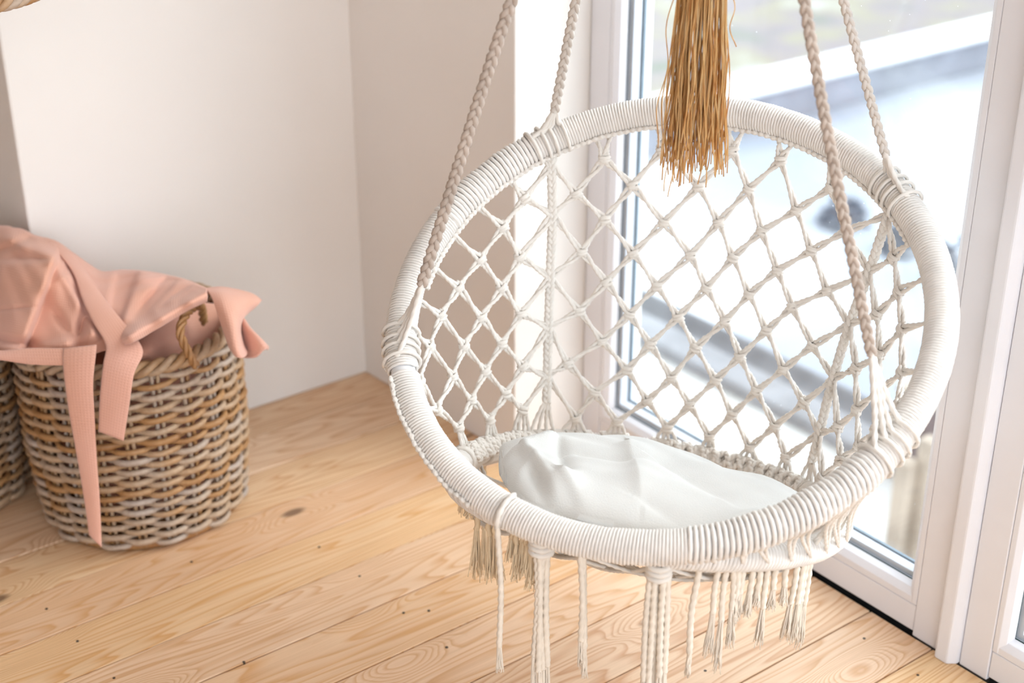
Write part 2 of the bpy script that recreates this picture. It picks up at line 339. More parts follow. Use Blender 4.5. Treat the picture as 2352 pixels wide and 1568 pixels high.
# ------------------------------------------------------------------ window
WX = 1.725
def profile_bar(name, parent, axis, a0, a1, prof, mat, mitre=None, bevel=.002):
    """extrude a 2D profile (u across the frame, x depth) along y ('Y') or z ('Z')"""
    mb = MB(); n = len(prof)
    def P(u, x, t): return (x, t, u) if axis == 'Y' else (x, u, t)
    v = [P(u, x, a0 if mitre is None else a0 + mitre[0] * u) for u, x in prof] + [P(u, x, a1 if mitre is None else a1 + mitre[1] * u) for u, x in prof]
    f = [tuple(range(n)), tuple(range(2 * n - 1, n - 1, -1))] + [(i, n + i, n + (i + 1) % n, (i + 1) % n) for i in range(n)]
    mb.add(v, f); o = link(name, mb.mesh(name), mat, parent, smooth=False, bevel=bevel); return o
TOPZ = 2.315
def window(name, yl, yr, label):
    """pane bay between outer frame edges yl (far, larger y) and yr (near)"""
    w = empty(name, (WX, (yl + yr) / 2, 0), label, None, None, 'structure')
    fw_ = .052
    # side frames, bottom and top rail; the bead slopes back to the glass
    for y, sgn in ((yl, -1), (yr, 1)):
        mb = MB(); prof = [(y, WX), (y + sgn * fw_, WX), (y + sgn * fw_, WX + .075), (y, WX + .075)]
        if sgn > 0: prof = prof[::-1]
        profile_bar('side_frame', w, 'Z', 0.0, TOPZ, prof, M['pvc'])
        pb = [(y + sgn * (fw_ + .0008), WX + .001), (y + sgn * (fw_ + .0008), WX + .022), (y + sgn * (fw_ + .024), WX + .022), (y + sgn * (fw_ + .020), WX + .008), (y + sgn * (fw_ + .010), WX + .001)]
        if sgn > 0: pb = pb[::-1]
        profile_bar('glazing_bead', w, 'Z', .058, TOPZ - .06, pb, M['pvc'], bevel=.001)
    y0, y1 = yr + fw_, yl - fw_
    for z, sgn in ((0.007, 1), (TOPZ, -1)):
        zz = z; hh = .049 if sgn > 0 else .034
        prof = [(zz, WX + .002), (zz, WX + .075), (zz + sgn * hh, WX + .075), (zz + sgn * hh, WX + .002)]
        if sgn < 0: prof = prof[::-1]
        profile_bar('rail', w, 'Y', y0 + .0006, y1 - .0006, prof, M['pvc'])
        e = zz + sgn * (hh + .001)
        pb = [(e, WX + .002), (e, WX + .022), (e + sgn * .028, WX + .022), (e + sgn * .023, WX + .010), (e + sgn * .012, WX + .002)]
        if sgn < 0: pb = pb[::-1]
        profile_bar('glazing_bead', w, 'Y', y0 + .0008, y1 - .0008, pb, M['pvc'], bevel=.001)
    link('threshold_seal', MB().box(WX + .008, WX + .07, y0 + .001, y1 - .001, -.018, .0066).mesh('threshold_seal'), M['gasket'], w, smooth=False)
    gy0, gy1, gz0, gz1 = y0 + .0205, y1 - .0205, .083, TOPZ - .062
    # double glazing: two panes with a spacer bar and dark gasket between them
    for x in (WX + .0235, WX + .0465):
        pn = link('pane', MB().box(x, x + .004, gy0, gy1, gz0, gz1).mesh('pane'), M['clean_glass'], w, smooth=False)
        if x < WX + .03:                                     # dust specks sit on the room side of the inner pane
            pn.data.materials.append(M['glass']); pn.data.polygons[4].material_index = 1
    def edge(nm, x0, x1, t, mat, ins):
        for nm2, b in ((nm, (x0, x1, gy0 + ins, gy0 + ins + t, gz0 + ins, gz1 - ins)), (nm, (x0, x1, gy1 - ins - t, gy1 - ins, gz0 + ins, gz1 - ins)), (nm, (x0, x1, gy0 + ins + t, gy1 - ins - t, gz0 + ins, gz0 + ins + t)), (nm, (x0, x1, gy0 + ins + t, gy1 - ins - t, gz1 - ins - t, gz1 - ins))):
            link(nm2, MB().box(*b).mesh(nm2), mat, w, smooth=False)
    edge('inner_gasket', WX + .0225, WX + .0233, .0032, M['edge_reflection'], .0)
    edge('spacer_bar', WX + .0277, WX + .0463, .012, M['spacer'], .0)
    edge('outer_gasket', WX + .0507, WX + .056, .013, M['gasket_grey'], .0)
    edge('outer_bead', WX + .0562, WX + .0745, .010, M['pvc'], -.012)
    return w
M['edge_reflection'] = plain('green_edge_reflection', s2l(22, 62, 60), .4, 30, .1)  # dark green puts the glass edge reflection into the gasket colour
M['gasket_grey'] = plain('grey_gasket', s2l(120, 138, 152), .5, 30, .1)
win1 = window('window_1', 2.030, 1.128, 'tall white framed window pane behind the hanging chair')
win2 = window('window_2', 1.086, .02, 'white framed pane at the far right edge of the photo')
mull = link('mullion', prism(MB(), [(WX + .07, 1.1272), (WX - .004, 1.1272), (WX - .018, 1.121), (WX - .018, 1.097), (WX - .004, 1.0868), (WX + .07, 1.0868)][::-1], 0.0, TOPZ).mesh('mullion'), M['pvc'], win1, smooth=False, bevel=.003)
link('side_panel', MB().box(WX, 1.87, -.549, .019, 0.0, TOPZ).mesh('side_panel'), M['pvc'], win2, smooth=False)

# ------------------------------------------------------------------ hanging chair
C1 = np.array([1.2976, 1.3601, .6465]); N1 = nrm([-.4244, -.266, .8655]); R1 = .372; T1 = .0185
C2 = np.array([1.2690, 1.3530, .3550]) + RT * .004 + HV * .004; N2 = nrm([.257, .148, .955]); R2 = .280; T2 = .0140
def basis(n):
    a = nrm(np.cross([0, 0, 1.], n)); return a, np.cross(n, a)
A1, B1 = basis(N1); A2, B2 = basis(N2)
def r1(a): a = np.asarray(a, float)[..., None]; return C1 + R1 * (np.cos(a) * A1 + np.sin(a) * B1)
def r2(a): a = np.asarray(a, float)[..., None]; return C2 + R2 * (np.cos(a) * A2 + np.sin(a) * B2)
AA = np.linspace(-np.pi, np.pi, 4000)
PJ1, PJ2 = proj(r1(AA)), proj(r2(AA))
def ang1(px, py): return AA[((PJ1 - (px, py)) ** 2).sum(1).argmin()]
def ang2(px, py): return AA[((PJ2 - (px, py)) ** 2).sum(1).argmin()]
chair = empty('hanging_chair', (C2[0], C2[1], .1), 'cream macrame hanging chair with round hoop seat before the window', 'chair')

def torus(mb, c, a, b, R, r, n=160, s=14):
    t = np.linspace(0, 2 * np.pi, n, endpoint=False)[:, None]
    tube(mb, c + R * (np.cos(t) * a + np.sin(t) * b), r, s, closed=True, up=np.cross(a, b))
def wrapcoil(mb, c, a, b, R, rt, a0, a1, pitch, rad, seg=16, loose=None, tilt=0.0, sides=6):
    L = abs(a1 - a0) * R; turns = L / pitch; n = int(turns * seg)
    u = np.linspace(0, 1, n); t = a0 + (a1 - a0) * u; ph = 2 * np.pi * turns * u
    nrmv = np.cross(a, b)
    rad_dir = np.cos(t)[:, None] * a + np.sin(t)[:, None] * b; tan = -np.sin(t)[:, None] * a + np.cos(t)[:, None] * b
    rr = rt + rad * .9
    if loose is not None: rr = rr + loose(t, ph)
    P = c + R * rad_dir + (rr * np.cos(ph) if np.ndim(rr) else rr * np.cos(ph))[:, None] * rad_dir + (rr * np.sin(ph))[:, None] * nrmv
    P = P + tan * (tilt * np.sin(ph))[:, None]
    T = nrm(np.gradient(P, axis=0)); tube(mb, P, rad, sides, 2, .12, .006, up=None)

hoop = link('hoop', (lambda mb: (torus(mb, C1, A1, B1, R1, T1 - .001), mb)[1])(MB()).mesh('hoop'), M['pipe'], chair)
hoop2 = link('seat_hoop', (lambda mb: (torus(mb, C2, A2, B2, R2, T2 - .001), mb)[1])(MB()).mesh('seat_hoop'), M['pipe'], chair)
aLF, aLB, aRF, aRB = ang1(918, 815), ang1(1262, 325), ang1(2035, 1035), ang1(2062, 430)
gap1 = ang1(927, 860)
def sect(lo, hi):  # angle range walking upwards from lo
    while hi < lo: hi += 2 * np.pi
    return lo, hi
lo, hi = gap1 + .016, gap1 - .016 + 2 * np.pi
def up_from(x):
    while x < lo: x += 2 * np.pi
    return x
secs = sorted([up_from(ang1(*p)) for p in ((1028, 505), (1232, 345))]); secs2 = sorted([up_from(ang1(*p)) for p in ((1580, 1250), (2015, 1055))])
cuts = sorted([(secs[0], secs[1]), (secs2[0], secs2[1])]); cur = lo; mb = MB()
for c0, c1 in cuts + [(hi, hi)]:
    if c0 - cur > .01: wrapcoil(mb, C1, A1, B1, R1, T1, cur, c0, .0045, .0024, 14, lambda t, ph: .0006 * knoise(t * 9, 3), .002)
    if c1 > c0: wrapcoil(mb, C1, A1, B1, R1, T1, c0, c1, .0072, .0033, 16, lambda t, ph: .0013 * knoise(t * 23, 4), .003)
    cur = c1
tag(link('hoop_wrapping', mb.mesh('hoop_wrapping'), M['wrap'], hoop), kind='stuff')
g2 = ang2(1500, 1042)
mb = MB(); wrapcoil(mb, C2, A2, B2, R2, T2, g2 + .035, g2 - .035 + 2 * np.pi, .0050, .0026, 14, lambda t, ph: .0008 * knoise(t * 11, 5), .002)
tag(link('seat_hoop_wrapping', mb.mesh('seat_hoop_wrapping'), M['wrap'], hoop2), kind='stuff')

# half-hitch ridges running along the wrapped hoops
def ridge(name, parent, c, a, b, R, rt, a0, a1, phi0, phi1, r=.0032, pitch=.0105):
    n = int(abs(a1 - a0) * R / .0012); t = np.linspace(a0, a1, n); phi = np.linspace(phi0, phi1, n) + .10 * knoise(t * 14, 9)
    N = np.cross(a, b); rd = np.cos(t)[:, None] * a + np.sin(t)[:, None] * b
    s = np.abs(t - a0) * R; lump = np.abs(np.sin(np.pi * s / pitch))
    d = rt + .0035
    P = c + R * rd + (d * np.cos(phi))[:, None] * rd + (d * np.sin(phi))[:, None] * N
    mb = MB(); tube(mb, P, r * (.45 + .75 * lump), 7, 2, .15, .008)
    for k in (0, 1):
        off = r * .9 * np.sin(np.pi * s / pitch + k * np.pi)
        tube(mb, P + N * off[:, None] * .6 + rd * off[:, None] * .4, r * .62, 6, 2, .15, .006)
    return link(name, mb.mesh(name), M['cotton'], parent)
lo, hi = sorted((aRB, aLB)) if abs(aRB - aLB) < np.pi else (max(aRB, aLB), min(aRB, aLB) + 2 * np.pi)
ridge('hitch_ridge', hoop, C1, A1, B1, R1, T1 + .003, lo - .25, hi + .9, np.pi + .5, np.pi + .35)
lo2, hi2 = sect(*sorted((gap1, ang1(1100, 1150)))) if abs(gap1 - ang1(1100, 1150)) < np.pi else sect(max(gap1, ang1(1100, 1150)), min(gap1, ang1(1100, 1150)))
ridge('hitch_ridge', hoop, C1, A1, B1, R1, T1 + .003, lo2 + .03, hi2, .9, .3)

# net lattice: knots as (row, column) with where each is seen
KP = {
 (0, 1): (1388, 365), (0, 2): (1521, 344), (0, 3): (1683, 345), (0, 4): (1793, 368), (0, 5): (1909, 431),
 (1, .5): (1324, 444), (1, 1.5): (1453, 425), (1, 2.5): (1605, 427), (1, 3.5): (1720, 434), (1, 4.5): (1830, 482), (1, 5.5): (1944, 530),
 (2, 1): (1389, 503), (2, 2): (1525, 510), (2, 3): (1651, 510), (2, 4): (1750, 530), (2, 5): (1864, 575),
 (3, .5): (1336, 578), (3, 1.5): (1455, 581), (3, 2.5): (1587, 585), (3, 3.5): (1684, 591), (3, 4.5): (1786, 620), (3, 5.5): (1901, 667),
 (4, 1): (1393, 647), (4, 2): (1509, 656), (4, 3): (1623, 661), (4, 4): (1721, 675), (4, 5): (1820, 704),
 (5, .5): (1331, 714), (5, 1.5): (1446, 722), (5, 2.5): (1558, 727), (5, 3.5): (1666, 736), (5, 4.5): (1761, 758), (5, 5.5): (1867, 793),
 (6, 1): (1383, 783), (6, 2): (1494, 790), (6, 3): (1598, 798), (6, 4): (1700, 818), (6, 5): (1800, 847),
 (7, .5): (1304, 835), (7, 1.5): (1441, 849), (7, 2.5): (1543, 867), (7, 3.5): (1644, 872), (7, 4.5): (1738, 897), (7, 5.5): (1847, 924),
 (8, 1): (1365, 901), (8, 2): (1487, 920), (8, 3): (1585, 929), (8, 4): (1682, 951), (8, 5): (1780, 978),
 (9, .5): (1323, 961), (9, 1.5): (1418, 968), (9, 2.5): (1533, 982), (9, 3.5): (1630, 1002), (9, 4.5): (1723, 1027), (9, 5.5): (1805, 1050),
 (1, -.5): (1205, 455), (3, -.5): (1195, 590), (5, -.5): (1197, 720), (7, -.5): (1201, 841), (9, -.5): (1201, 941),
 (2, -1): (1155, 521), (4, -1): (1153, 661), (6, -1): (1153, 789), (8, -1): (1162, 904),
 (3, -1.5): (1103, 595), (5, -1.5): (1106, 729), (7, -1.5): (1115, 852), (9, -1.5): (1125, 964),
 (4, -2): (1053, 660), (6, -2): (1066, 795), (8, -2): (1083, 919),
 (5, -2.5): (1013, 725), (7, -2.5): (1040, 865), (9, -2.5): (1054, 983),
 (6, -3): (987, 795), (8, -3): (1004, 940), (7, -3.5): (964, 875),
 (1, 6.5): (2052, 591), (2, 7): (2065, 670), (3, 6.5): (2014, 722), (3, 7.5): (2072, 756), (4, 7): (2022, 812), (5, 6.5): (1966, 846),
 (4, 8): (2072, 854), (5, 7.5): (2016, 898), (6, 7): (1968, 940), (7, 6.5): (1925, 980), (5, 8.5): (2064, 929), (6, 8): (2011, 986),
 (7, 7.5): (1973, 1024), (8, 7): (1930, 1056), (9, 6.5): (1888, 1098)}
BR = {(0, 0): (1266, 378), (2, 0): (1269, 493), (4, 0): (1264, 637), (6, 0): (1260, 752), (8, 0): (1257, 864),
      (0, 6): (2040, 493), (2, 6): (1996, 625), (4, 6): (1952, 744), (6, 6): (1914, 868), (8, 6): (1882, 994)}
# ruled net surface between the two hoops, matched at the ropes
pairs = [((925, 930), (1062, 1110)), ((918, 815), (1048, 1062)), ((1262, 325), (1250, 1018)), ((1650, 252), (1540, 1046)), ((2058, 445), (1866, 1146)), ((2140, 850), (1946, 1196)), ((2050, 1025), (1935, 1225))]
pa = np.unwrap([ang1(*p[0]) for p in pairs]); pb_ = np.unwrap([ang2(*p[1]) for p in pairs])
ss = np.linspace(0, len(pairs) - 1, 900); vv = np.linspace(0, 1, 260)
E1 = r1(np.interp(ss, range(len(pairs)), pa)); E2 = r2(np.interp(ss, range(len(pairs)), pb_))
SURF = E1[:, None] + (E2 - E1)[:, None] * vv[None, :, None]
SPJ = proj(SURF)
def onnet(px, py):
    d = ((SPJ - (px, py)) ** 2).sum(-1); i, j = np.unravel_index(d.argmin(), d.shape)
    P = SURF[i, j]; dep = (P - CAM) @ FW
    # surface normal
    i0, i1 = max(i - 6, 0), min(i + 6, len(ss) - 1); j0, j1 = max(j - 4, 0), min(j + 4, len(vv) - 1)
    tu = nrm(SURF[i1, j] - SURF[i0, j]); tv = nrm(SURF[i, j0] - SURF[i, j1])
    return at(px, py, dep), tu, tv
K3 = {k: onnet(*v) for k, v in KP.items()}
B3 = {k: onnet(*v) for k, v in BR.items()}

# shared cord pair meshes (two twisted cords, crossing halfway), 1 unit = L0 long along +x
L0 = .075; CR = .0029
def cordpair(seed):
    mb = MB(); x = np.linspace(0, L0, 44); u = x / L0
    for s in (-1, 1):
        sep = .0030 * np.cos(np.pi * u * (1 + .0 * seed)) + .0006 * np.sin(7 * u + seed)
        y = s * sep; z = s * .0022 * np.sin(np.pi * u) + .0008 * np.sin(5 * u + seed)
        tube(mb, np.stack([x, y, z], 1), CR, 9, 3, .17, .0125, seed + s, hand=1)
    return mb.mesh('net_cord')
CORD = [cordpair(i) for i in range(4)]
def knotmesh(seed):
    mb = MB(); q = np.linspace(0, 2 * np.pi, 26)
    for dz, rx, ry, tl in ((.0030, .0072, .0052, .25), (-.0030, .0072, .0052, -.25), (0, .0062, .0058, .7)):
        P = np.stack([rx * np.cos(q), ry * np.sin(q), dz + tl * .004 * np.sin(q + seed)], 1)
        tube(mb, P, .0029, 8, 3, .15, .012)
    for s in (-1, 1):
        P = spline([(s * -.006, 0, .008), (s * -.002, .004, .003), (s * .002, -.004, -.003), (s * .006, 0, -.008)], 8)
        tube(mb, P, .0029, 8, 3, .15, .012)
    return mb.mesh('net_knot')
KNOT = [knotmesh(i) for i in range(4)]
def place(o, P, X, Y, Z, sc=(1, 1, 1)):
    mm = Matrix.Identity(4)
    for i in range(3): mm[i][0], mm[i][1], mm[i][2], mm[i][3] = X[i] * sc[0], Y[i] * sc[1], Z[i] * sc[2], P[i]
    o.matrix_basis = mm
nc = 0
def netcord(P, Q, tn, trim=.004):
    global nc
    d = Q - P; L = np.linalg.norm(d); X = d / L; Y = nrm(np.cross(tn, X)); Z = np.cross(X, Y)
    o = link('net_cord', CORD[nc % 4], M['cotton'], chair); nc += 1
    place(o, P + X * trim, X, Y, Z, ((L - 2 * trim) / L0, 1, 1)); return o
for i, (k, (P, tu, tv)) in enumerate(K3.items()):
    o = link('net_knot', KNOT[i % 4], M['cotton'], chair); nn = nrm(np.cross(tu, tv))
    jit = RNG.uniform(-.3, .3); tu2 = nrm(tu + jit * tv); tv2 = nrm(np.cross(nn, tu2)) * -1
    if tv2 @ tv < 0: tv2 = -tv2
    place(o, P, tu2, np.cross(tv2, tu2), tv2, (1, 1, 1))
ALL = {**K3, **B3}
for (r, c), (P, tu, tv) in ALL.items():
    for dc in (-.5, .5):
        q = (r + 1, c + dc)
        q = (q[0], int(q[1]) if q[1] == int(q[1]) else q[1])
        if q in ALL: netcord(P, ALL[q][0], np.cross(tu, tv))
# cords tying the net up to the big hoop
def onr1(px, py): 
    a = ang1(px, py); P = r1(a); return P
TIES = [((0, 1), (1363, 300)), ((0, 1), (1414, 285)), ((0, 2), (1507, 268)), ((0, 2), (1556, 265)), ((0, 3), (1663, 268)), ((0, 3), (1724, 275)), ((0, 4), (1783, 290)), ((0, 4), (1836, 310)),
        ((0, 5), (1895, 335)), ((0, 5), (1960, 375)), ((1, -.5), (1158, 400)), ((2, -1), (1078, 460)), ((3, -1.5), (1025, 525)), ((4, -2), (982, 600)), ((5, -2.5), (953, 680)), ((6, -3), (935, 745)),
        ((7, -3.5), (928, 835)), ((8, -3), (955, 935)), ((1, 6.5), (2108, 535)), ((2, 7), (2140, 625)), ((3, 7.5), (2152, 730)), ((4, 8), (2132, 845)), ((5, 8.5), (2098, 930)),
        ((0, 0), (1222, 352)), ((0, 0), (1308, 312)), ((0, 6), (2010, 418)), ((0, 6), (2078, 485)), ((7, -3.5), (945, 920)), ((6, 8), (2070, 965)), ((7, 7.5), (2030, 1010)), ((8, 7), (1985, 1060))]
for k, px in TIES:
    P, tu, tv = ALL[k]; Q = onr1(*px); d = nrm(P - Q); netcord(P, Q + d * .012, np.cross(tu, tv))
# legs from the lowest knots down to the seat hoop, each a single cord
def legs(P, tu, spread, n=4, seed=0):
    a = AA[((r2(AA) - P) ** 2).sum(1).argmin()]
    e = nrm(P - C2 - N2 * ((P - C2) @ N2)); a = math.atan2(e @ B2, e @ A2)
    for i in range(n):
        t = (i - (n - 1) / 2) / max(1, n - 1) * spread / R2
        Q = r2(a + t) + N2 * T2 * .9
        s0 = tu * ((i - (n - 1) / 2) * .003) * (1 if (r2(a + .1) - r2(a)) @ tu > 0 else -1)
        mid = (P + Q) / 2 + tu * RNG.uniform(-.003, .003)
        mb = MB(); rope(mb, spline([P + s0, mid + s0 * .6, Q]), CR, .0125)
        link('net_leg', mb.mesh('net_leg'), M['cotton'], chair)
        mb = MB()
        for w in (-.004, 0, .004):
            q = np.linspace(0, 2 * np.pi, 22); rd = nrm(r2(a + t + w / R2) - C2)
            tube(mb, r2(a + t + w / R2) + (T2 + .0058) * (np.cos(q)[:, None] * rd + np.sin(q)[:, None] * N2), .0034, 7, 3, .14, .012)
        link('hitch_knot', mb.mesh('hitch_knot'), M['cotton'], hoop2)
for c in (.5, 1.5, 2.5, 3.5, 4.5, 5.5, -.5, -1.5, -2.5, 6.5):
    legs(K3[(9, c)][0], K3[(9, c)][1], .034 if c not in (.5, 4.5) else .05)
# two vertical braids of the back (from the rope at the hoop down to the seat hoop)
def vbraid(cs, top, bot):
    pts = [r1(ang1(*top))] + [B3[k][0] for k in cs]
    P = spline(pts + [B3[cs[-1]][0] + (B3[cs[-1]][0] - B3[cs[-2]][0]) * .55])
    mb = MB(); braid(mb, P, .0042, .0036, .030); link('braid', mb.mesh('braid'), M['cotton'], chair)
    legs(P[-1], B3[cs[-1]][1], .05, 4)
vbraid([(0, 0), (2, 0), (4, 0), (6, 0), (8, 0)], (1262, 325), None)
vbraid([(0, 6), (2, 6), (4, 6), (6, 6), (8, 6)], (2055, 440), None)

# suspension ropes up to the apex
APEX = np.array([1.335, 1.405, 1.695])
SR = []
def wraps(a, n, c, Rr, aa, bb, N, rt, r=.0042, parent=None, name='lashing'):
    mb = MB(); q = np.linspace(0, 2 * np.pi, 24)
    for i in range(n):
        t = a + (i - (n - 1) / 2) * .0078 / Rr; rd = np.cos(t) * aa + np.sin(t) * bb
        tube(mb, c + Rr * rd + (rt + .004) * (np.cos(q)[:, None] * rd + np.sin(q)[:, None] * N), r, 7, 3, .14, .012)
    return link(name, mb.mesh(name), M['cotton'], parent)
for nm, (px, py), split, width in (('lf', (916, 800), .10, .0056), ('lb', (1258, 322), .055, .0052), ('rf', (2045, 1030), .12, .0050), ('rb', (2066, 435), .06, .0046)):
    a = ang1(px, py); P0 = r1(a); d = nrm(APEX - P0); P1 = P0 + d * split
    sway = nrm(np.cross(d, HV)) * .004
    mb = MB(); braid(mb, spline([P1, P1 + (APEX - P1) * .33 + sway, P1 + (APEX - P1) * .66 - sway * .6, APEX]), width * .8, width * .74, .042)
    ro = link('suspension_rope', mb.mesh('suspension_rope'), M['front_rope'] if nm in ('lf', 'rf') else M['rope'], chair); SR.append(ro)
    for i, t in enumerate((-.026, -.006, .008, .026)):
        Q = r1(a + t / R1); rd = nrm(Q - C1)
        mb = MB(); rope(mb, spline([P1 + d * .006, P1 - d * split * .55 + (Q - P0) * .5 + N1 * .006, Q + N1 * (T1 + .004), Q + rd * (T1 + .004)]), .0036, .016)
        link('rope_tail', mb.mesh('rope_tail'), M['cotton'], ro)
        wraps(a + t / R1, 1, C1, R1, A1, B1, N1, T1 + .0035, .0026, ro)
mb = MB(); tq = np.linspace(0, 2 * np.pi, 40, endpoint=False)[:, None]
tube(mb, APEX + [0, 0, .03] + .03 * (np.cos(tq) * RT + np.sin(tq) * UP), .005, 10, closed=True, up=HV)
link('hanging_ring', mb.mesh('hanging_ring'), M['metal'], chair)
mb = MB(); rope(mb, [APEX + [0, 0, .055], [APEX[0], APEX[1], CEIL]], .007, .02); link('ceiling_rope', mb.mesh('ceiling_rope'), M['rope'], chair)

# lashing between the two hoops along the front, and cords running over the gap at the sides
aF0, aF1 = ang2(1075, 1150), ang2(1940, 1225)
fr = np.unwrap([aF0, ang2(1500, 1300), aF1]); fa = np.interp(np.linspace(0, 2, 21), [0, 1, 2], fr)
for i, a in enumerate(fa[:-1]):
    Q = r2(a); b_ = AA[((r1(AA) - Q) ** 2).sum(1).argmin()]
    for dt in (0, .05):
        S = r1(b_ + dt + .03 * ((i % 2) * 2 - 1)); d = nrm(Q - S)
        mb = MB(); rope(mb, spline([S - d * 0 + nrm(S - C1) * (T1 + .003), (S + Q) / 2 + nrm(S - C1) * .006, Q + nrm(Q - C2) * (T2 + .003)], 12), .0028, .0125)
        link('lashing_cord', mb.mesh('lashing_cord'), M['cotton'], chair)
for p, q in (((2040, 1075), (1880, 1225)), ((2022, 1092), (1850, 1235)), ((2000, 1100), (1905, 1215)), ((958, 935), (1060, 1110)), ((985, 985), (1075, 1135)), ((1010, 1030), (1048, 1062))):
    S = r1(ang1(*p)); Q = r2(ang2(*q))
    mb = MB(); 
    for e in (-.003, .003): rope(mb, spline([S + N1 * e - N1 * .01, (S + Q) / 2 - UP * .006 + N1 * e, Q + N2 * e], 12), .0028, .0125)
    link('side_cord', mb.mesh('side_cord'), M['cotton'], chair)
# macrame chain along the inside of the seat hoop
for a0, a1, p0 in ((ang2(1530, 1045), ang2(1850, 1140), 2.5), (ang2(1060, 1050), ang2(1200, 1018), 2.4)):
    u = np.unwrap([a0, a1]); n = 26; t = np.linspace(u[0], u[1], n)
    for s in (0, 1):
        tt = np.linspace(u[0], u[1], 240); ph = p0 + .55 * np.sin(np.linspace(0, 2 * np.pi * 6, 240) + s * np.pi)
        rd = np.cos(tt)[:, None] * A2 + np.sin(tt)[:, None] * B2
        P = C2 + R2 * rd + (T2 + .008) * (np.cos(ph)[:, None] * rd + np.sin(ph)[:, None] * N2)
        mb = MB(); braid(mb, P, .0042, .0034, .024); link('macrame_chain', mb.mesh('macrame_chain'), M['cotton'], hoop2)
# seat net of crossing cords sagging below the seat hoop
for s in (0, 1):
    e, f = (nrm(A2 + B2), nrm(A2 - B2)) if s == 0 else (nrm(A2 - B2), nrm(A2 + B2))
    for x in np.linspace(-.25, .25, 8):
        h = math.sqrt(R2 ** 2 - x * x); y = np.linspace(-1, 1, 17)
        sag = -.085 * (1 - y ** 2) * (1 - (x / .31) ** 2)
        P = C2 + e * x + f * (y * h)[:, None] + N2 * (sag - .012)[:, None]
        mb = MB()
        for k in (-1, 1): rope(mb, P + e * .0035 * k + N2 * (.003 * s), .0028, .0125, step=.0024, sides=7)
        link('seat_cord', mb.mesh('seat_cord'), M['cotton'], chair)

# fringe
def fray(mb, P, d, L, n, r0, r1_, seed):
    rg = np.random.default_rng(seed)
    for i in range(n):
        a = rg.uniform(0, 6.28); q = math.sqrt(rg.uniform(0, 1)); o = RT * math.cos(a) * q + HV * math.sin(a) * q
        l = L * rg.uniform(.8, 1.05); u = np.linspace(0, 1, 9)
        wig = (np.sin(u * rg.uniform(8, 16) + a) * .0012 * u)[:, None] * (RT * math.sin(a) + HV * math.cos(a))
        Q = P + o * (r0 * .7 + (r1_ - r0) * u[:, None] ** 1.2) + d * (l * u)[:, None] + wig
        tube(mb, Q, .0012 * (1 - .35 * u), 4)
def drop(P, py_end, dx_px, fl=.35, rf=.0085, r=.0036, seed=0, wig=.002, parent=None, name='fringe_cord'):
    """a cord hanging from P until it is seen at image row py_end; its end is frayed"""
    pj = proj(P); dep = (P - CAM) @ FW
    zs = np.linspace(.012, P[2], 400); yy = proj(np.stack([np.full(400, P[0]), np.full(400, P[1]), zs], 1))[:, 1]
    ze = float(np.interp(py_end, yy[::-1], zs[::-1])) if py_end < yy[0] else .03
    drift = RT * dx_px / F * dep
    E_ = np.array([P[0], P[1], ze]) + drift
    L = P[2] - ze; rg = np.random.default_rng(seed + 11)
    lf = min(L * fl, .095); S = E_ + (P - E_) * (lf / max(L, 1e-4))
    mid = (P + S) / 2 + RT * rg.uniform(-wig, wig) + HV * rg.uniform(-wig, wig)
    mb = MB(); rope(mb, spline([P, mid, S]), r, .014, step=.0022)
    fray(mb, S + (P - E_) / max(L, 1e-4) * .004, nrm(E_ - S), lf, 26, r, rf, seed)
    return link(name, mb.mesh(name), M['shaded_fray'] if pj[0] < 1235 and py_end < 1400 else M['fray'], parent or chair)
def r2front(px):
    k = np.where((np.abs(PJ2[:, 0] - px) < 3) & (PJ2[:, 1] > 1165 - .0 * px))[0]
    if len(k) == 0: k = np.array([np.abs(PJ2[:, 0] - px).argmin()])
    return r2(AA[k[PJ2[k, 1].argmax()]]) - UP * (T2 + .002)
FR = [(1649, 1508, -10), (1668, 1545, -6), (1684, 1492, 6), (1700, 1440, -4), (1712, 1422, -8), (1735, 1422, -8), (1750, 1400, -4), (1769, 1488, -8), (1788, 1406, -4), (1812, 1394, 0), (1837, 1475, -14), (1853, 1480, -12), (1867, 1488, -8), (1860, 1470, -14),
      (1064, 1184, 0), (1080, 1192, 0), (1096, 1331, -8), (1110, 1328, 0), (1121, 1340, 4), (1135, 1339, 5), (1173, 1293, -2), (1185, 1337, -2), (1198, 1318, 0), (1210, 1326, -3), (1222, 1356, -8)]
for i, (x, ye, dx) in enumerate(FR):
    left = x < 1400
    drop(r2front(x), ye, dx, .75 if left else .5, .012 if left else .0085, .0040, i)
# longer bundles at the very front
for j, (x, ye, n, sp) in enumerate(((1242, 1612, 4, 9), (1512, 1640, 5, 10), (1604, 1561, 1, 0), (1334, 1545, 2, 7))):
    P0 = r2front(x) - HV * .006
    if n > 2:
        mb = MB(); q = np.linspace(0, 2 * np.pi, 30)
        for dz in (.004, -.004, -.012): tube(mb, P0 + [0, 0, dz] + 0.0115 * (np.cos(q)[:, None] * RT * 1.2 + np.sin(q)[:, None] * HV) + UP * .002 * np.sin(q)[:, None], .0042, 8, 3, .14, .014)
        link('gathering_knot', mb.mesh('gathering_knot'), M['cotton'], chair)
    for i in range(n):
        off = (i - (n - 1) / 2) * sp
        drop(P0 + RT * off / F * 1.9 + HV * RNG.uniform(-.006, .006), ye + RNG.uniform(-25, 25) if n > 1 else ye, off * .3 - (14 if n == 1 else 0) + (10 if n == 2 else 0), .25, .006, .0042, 40 + j * 7 + i, .004)
P = r1(ang1(1165, 1183)); 
mb = MB(); ex = P + nrm(P - C1) * (T1 + .007)
q = np.linspace(0.1, np.pi * .75, 14); rd = nrm(P - C1)
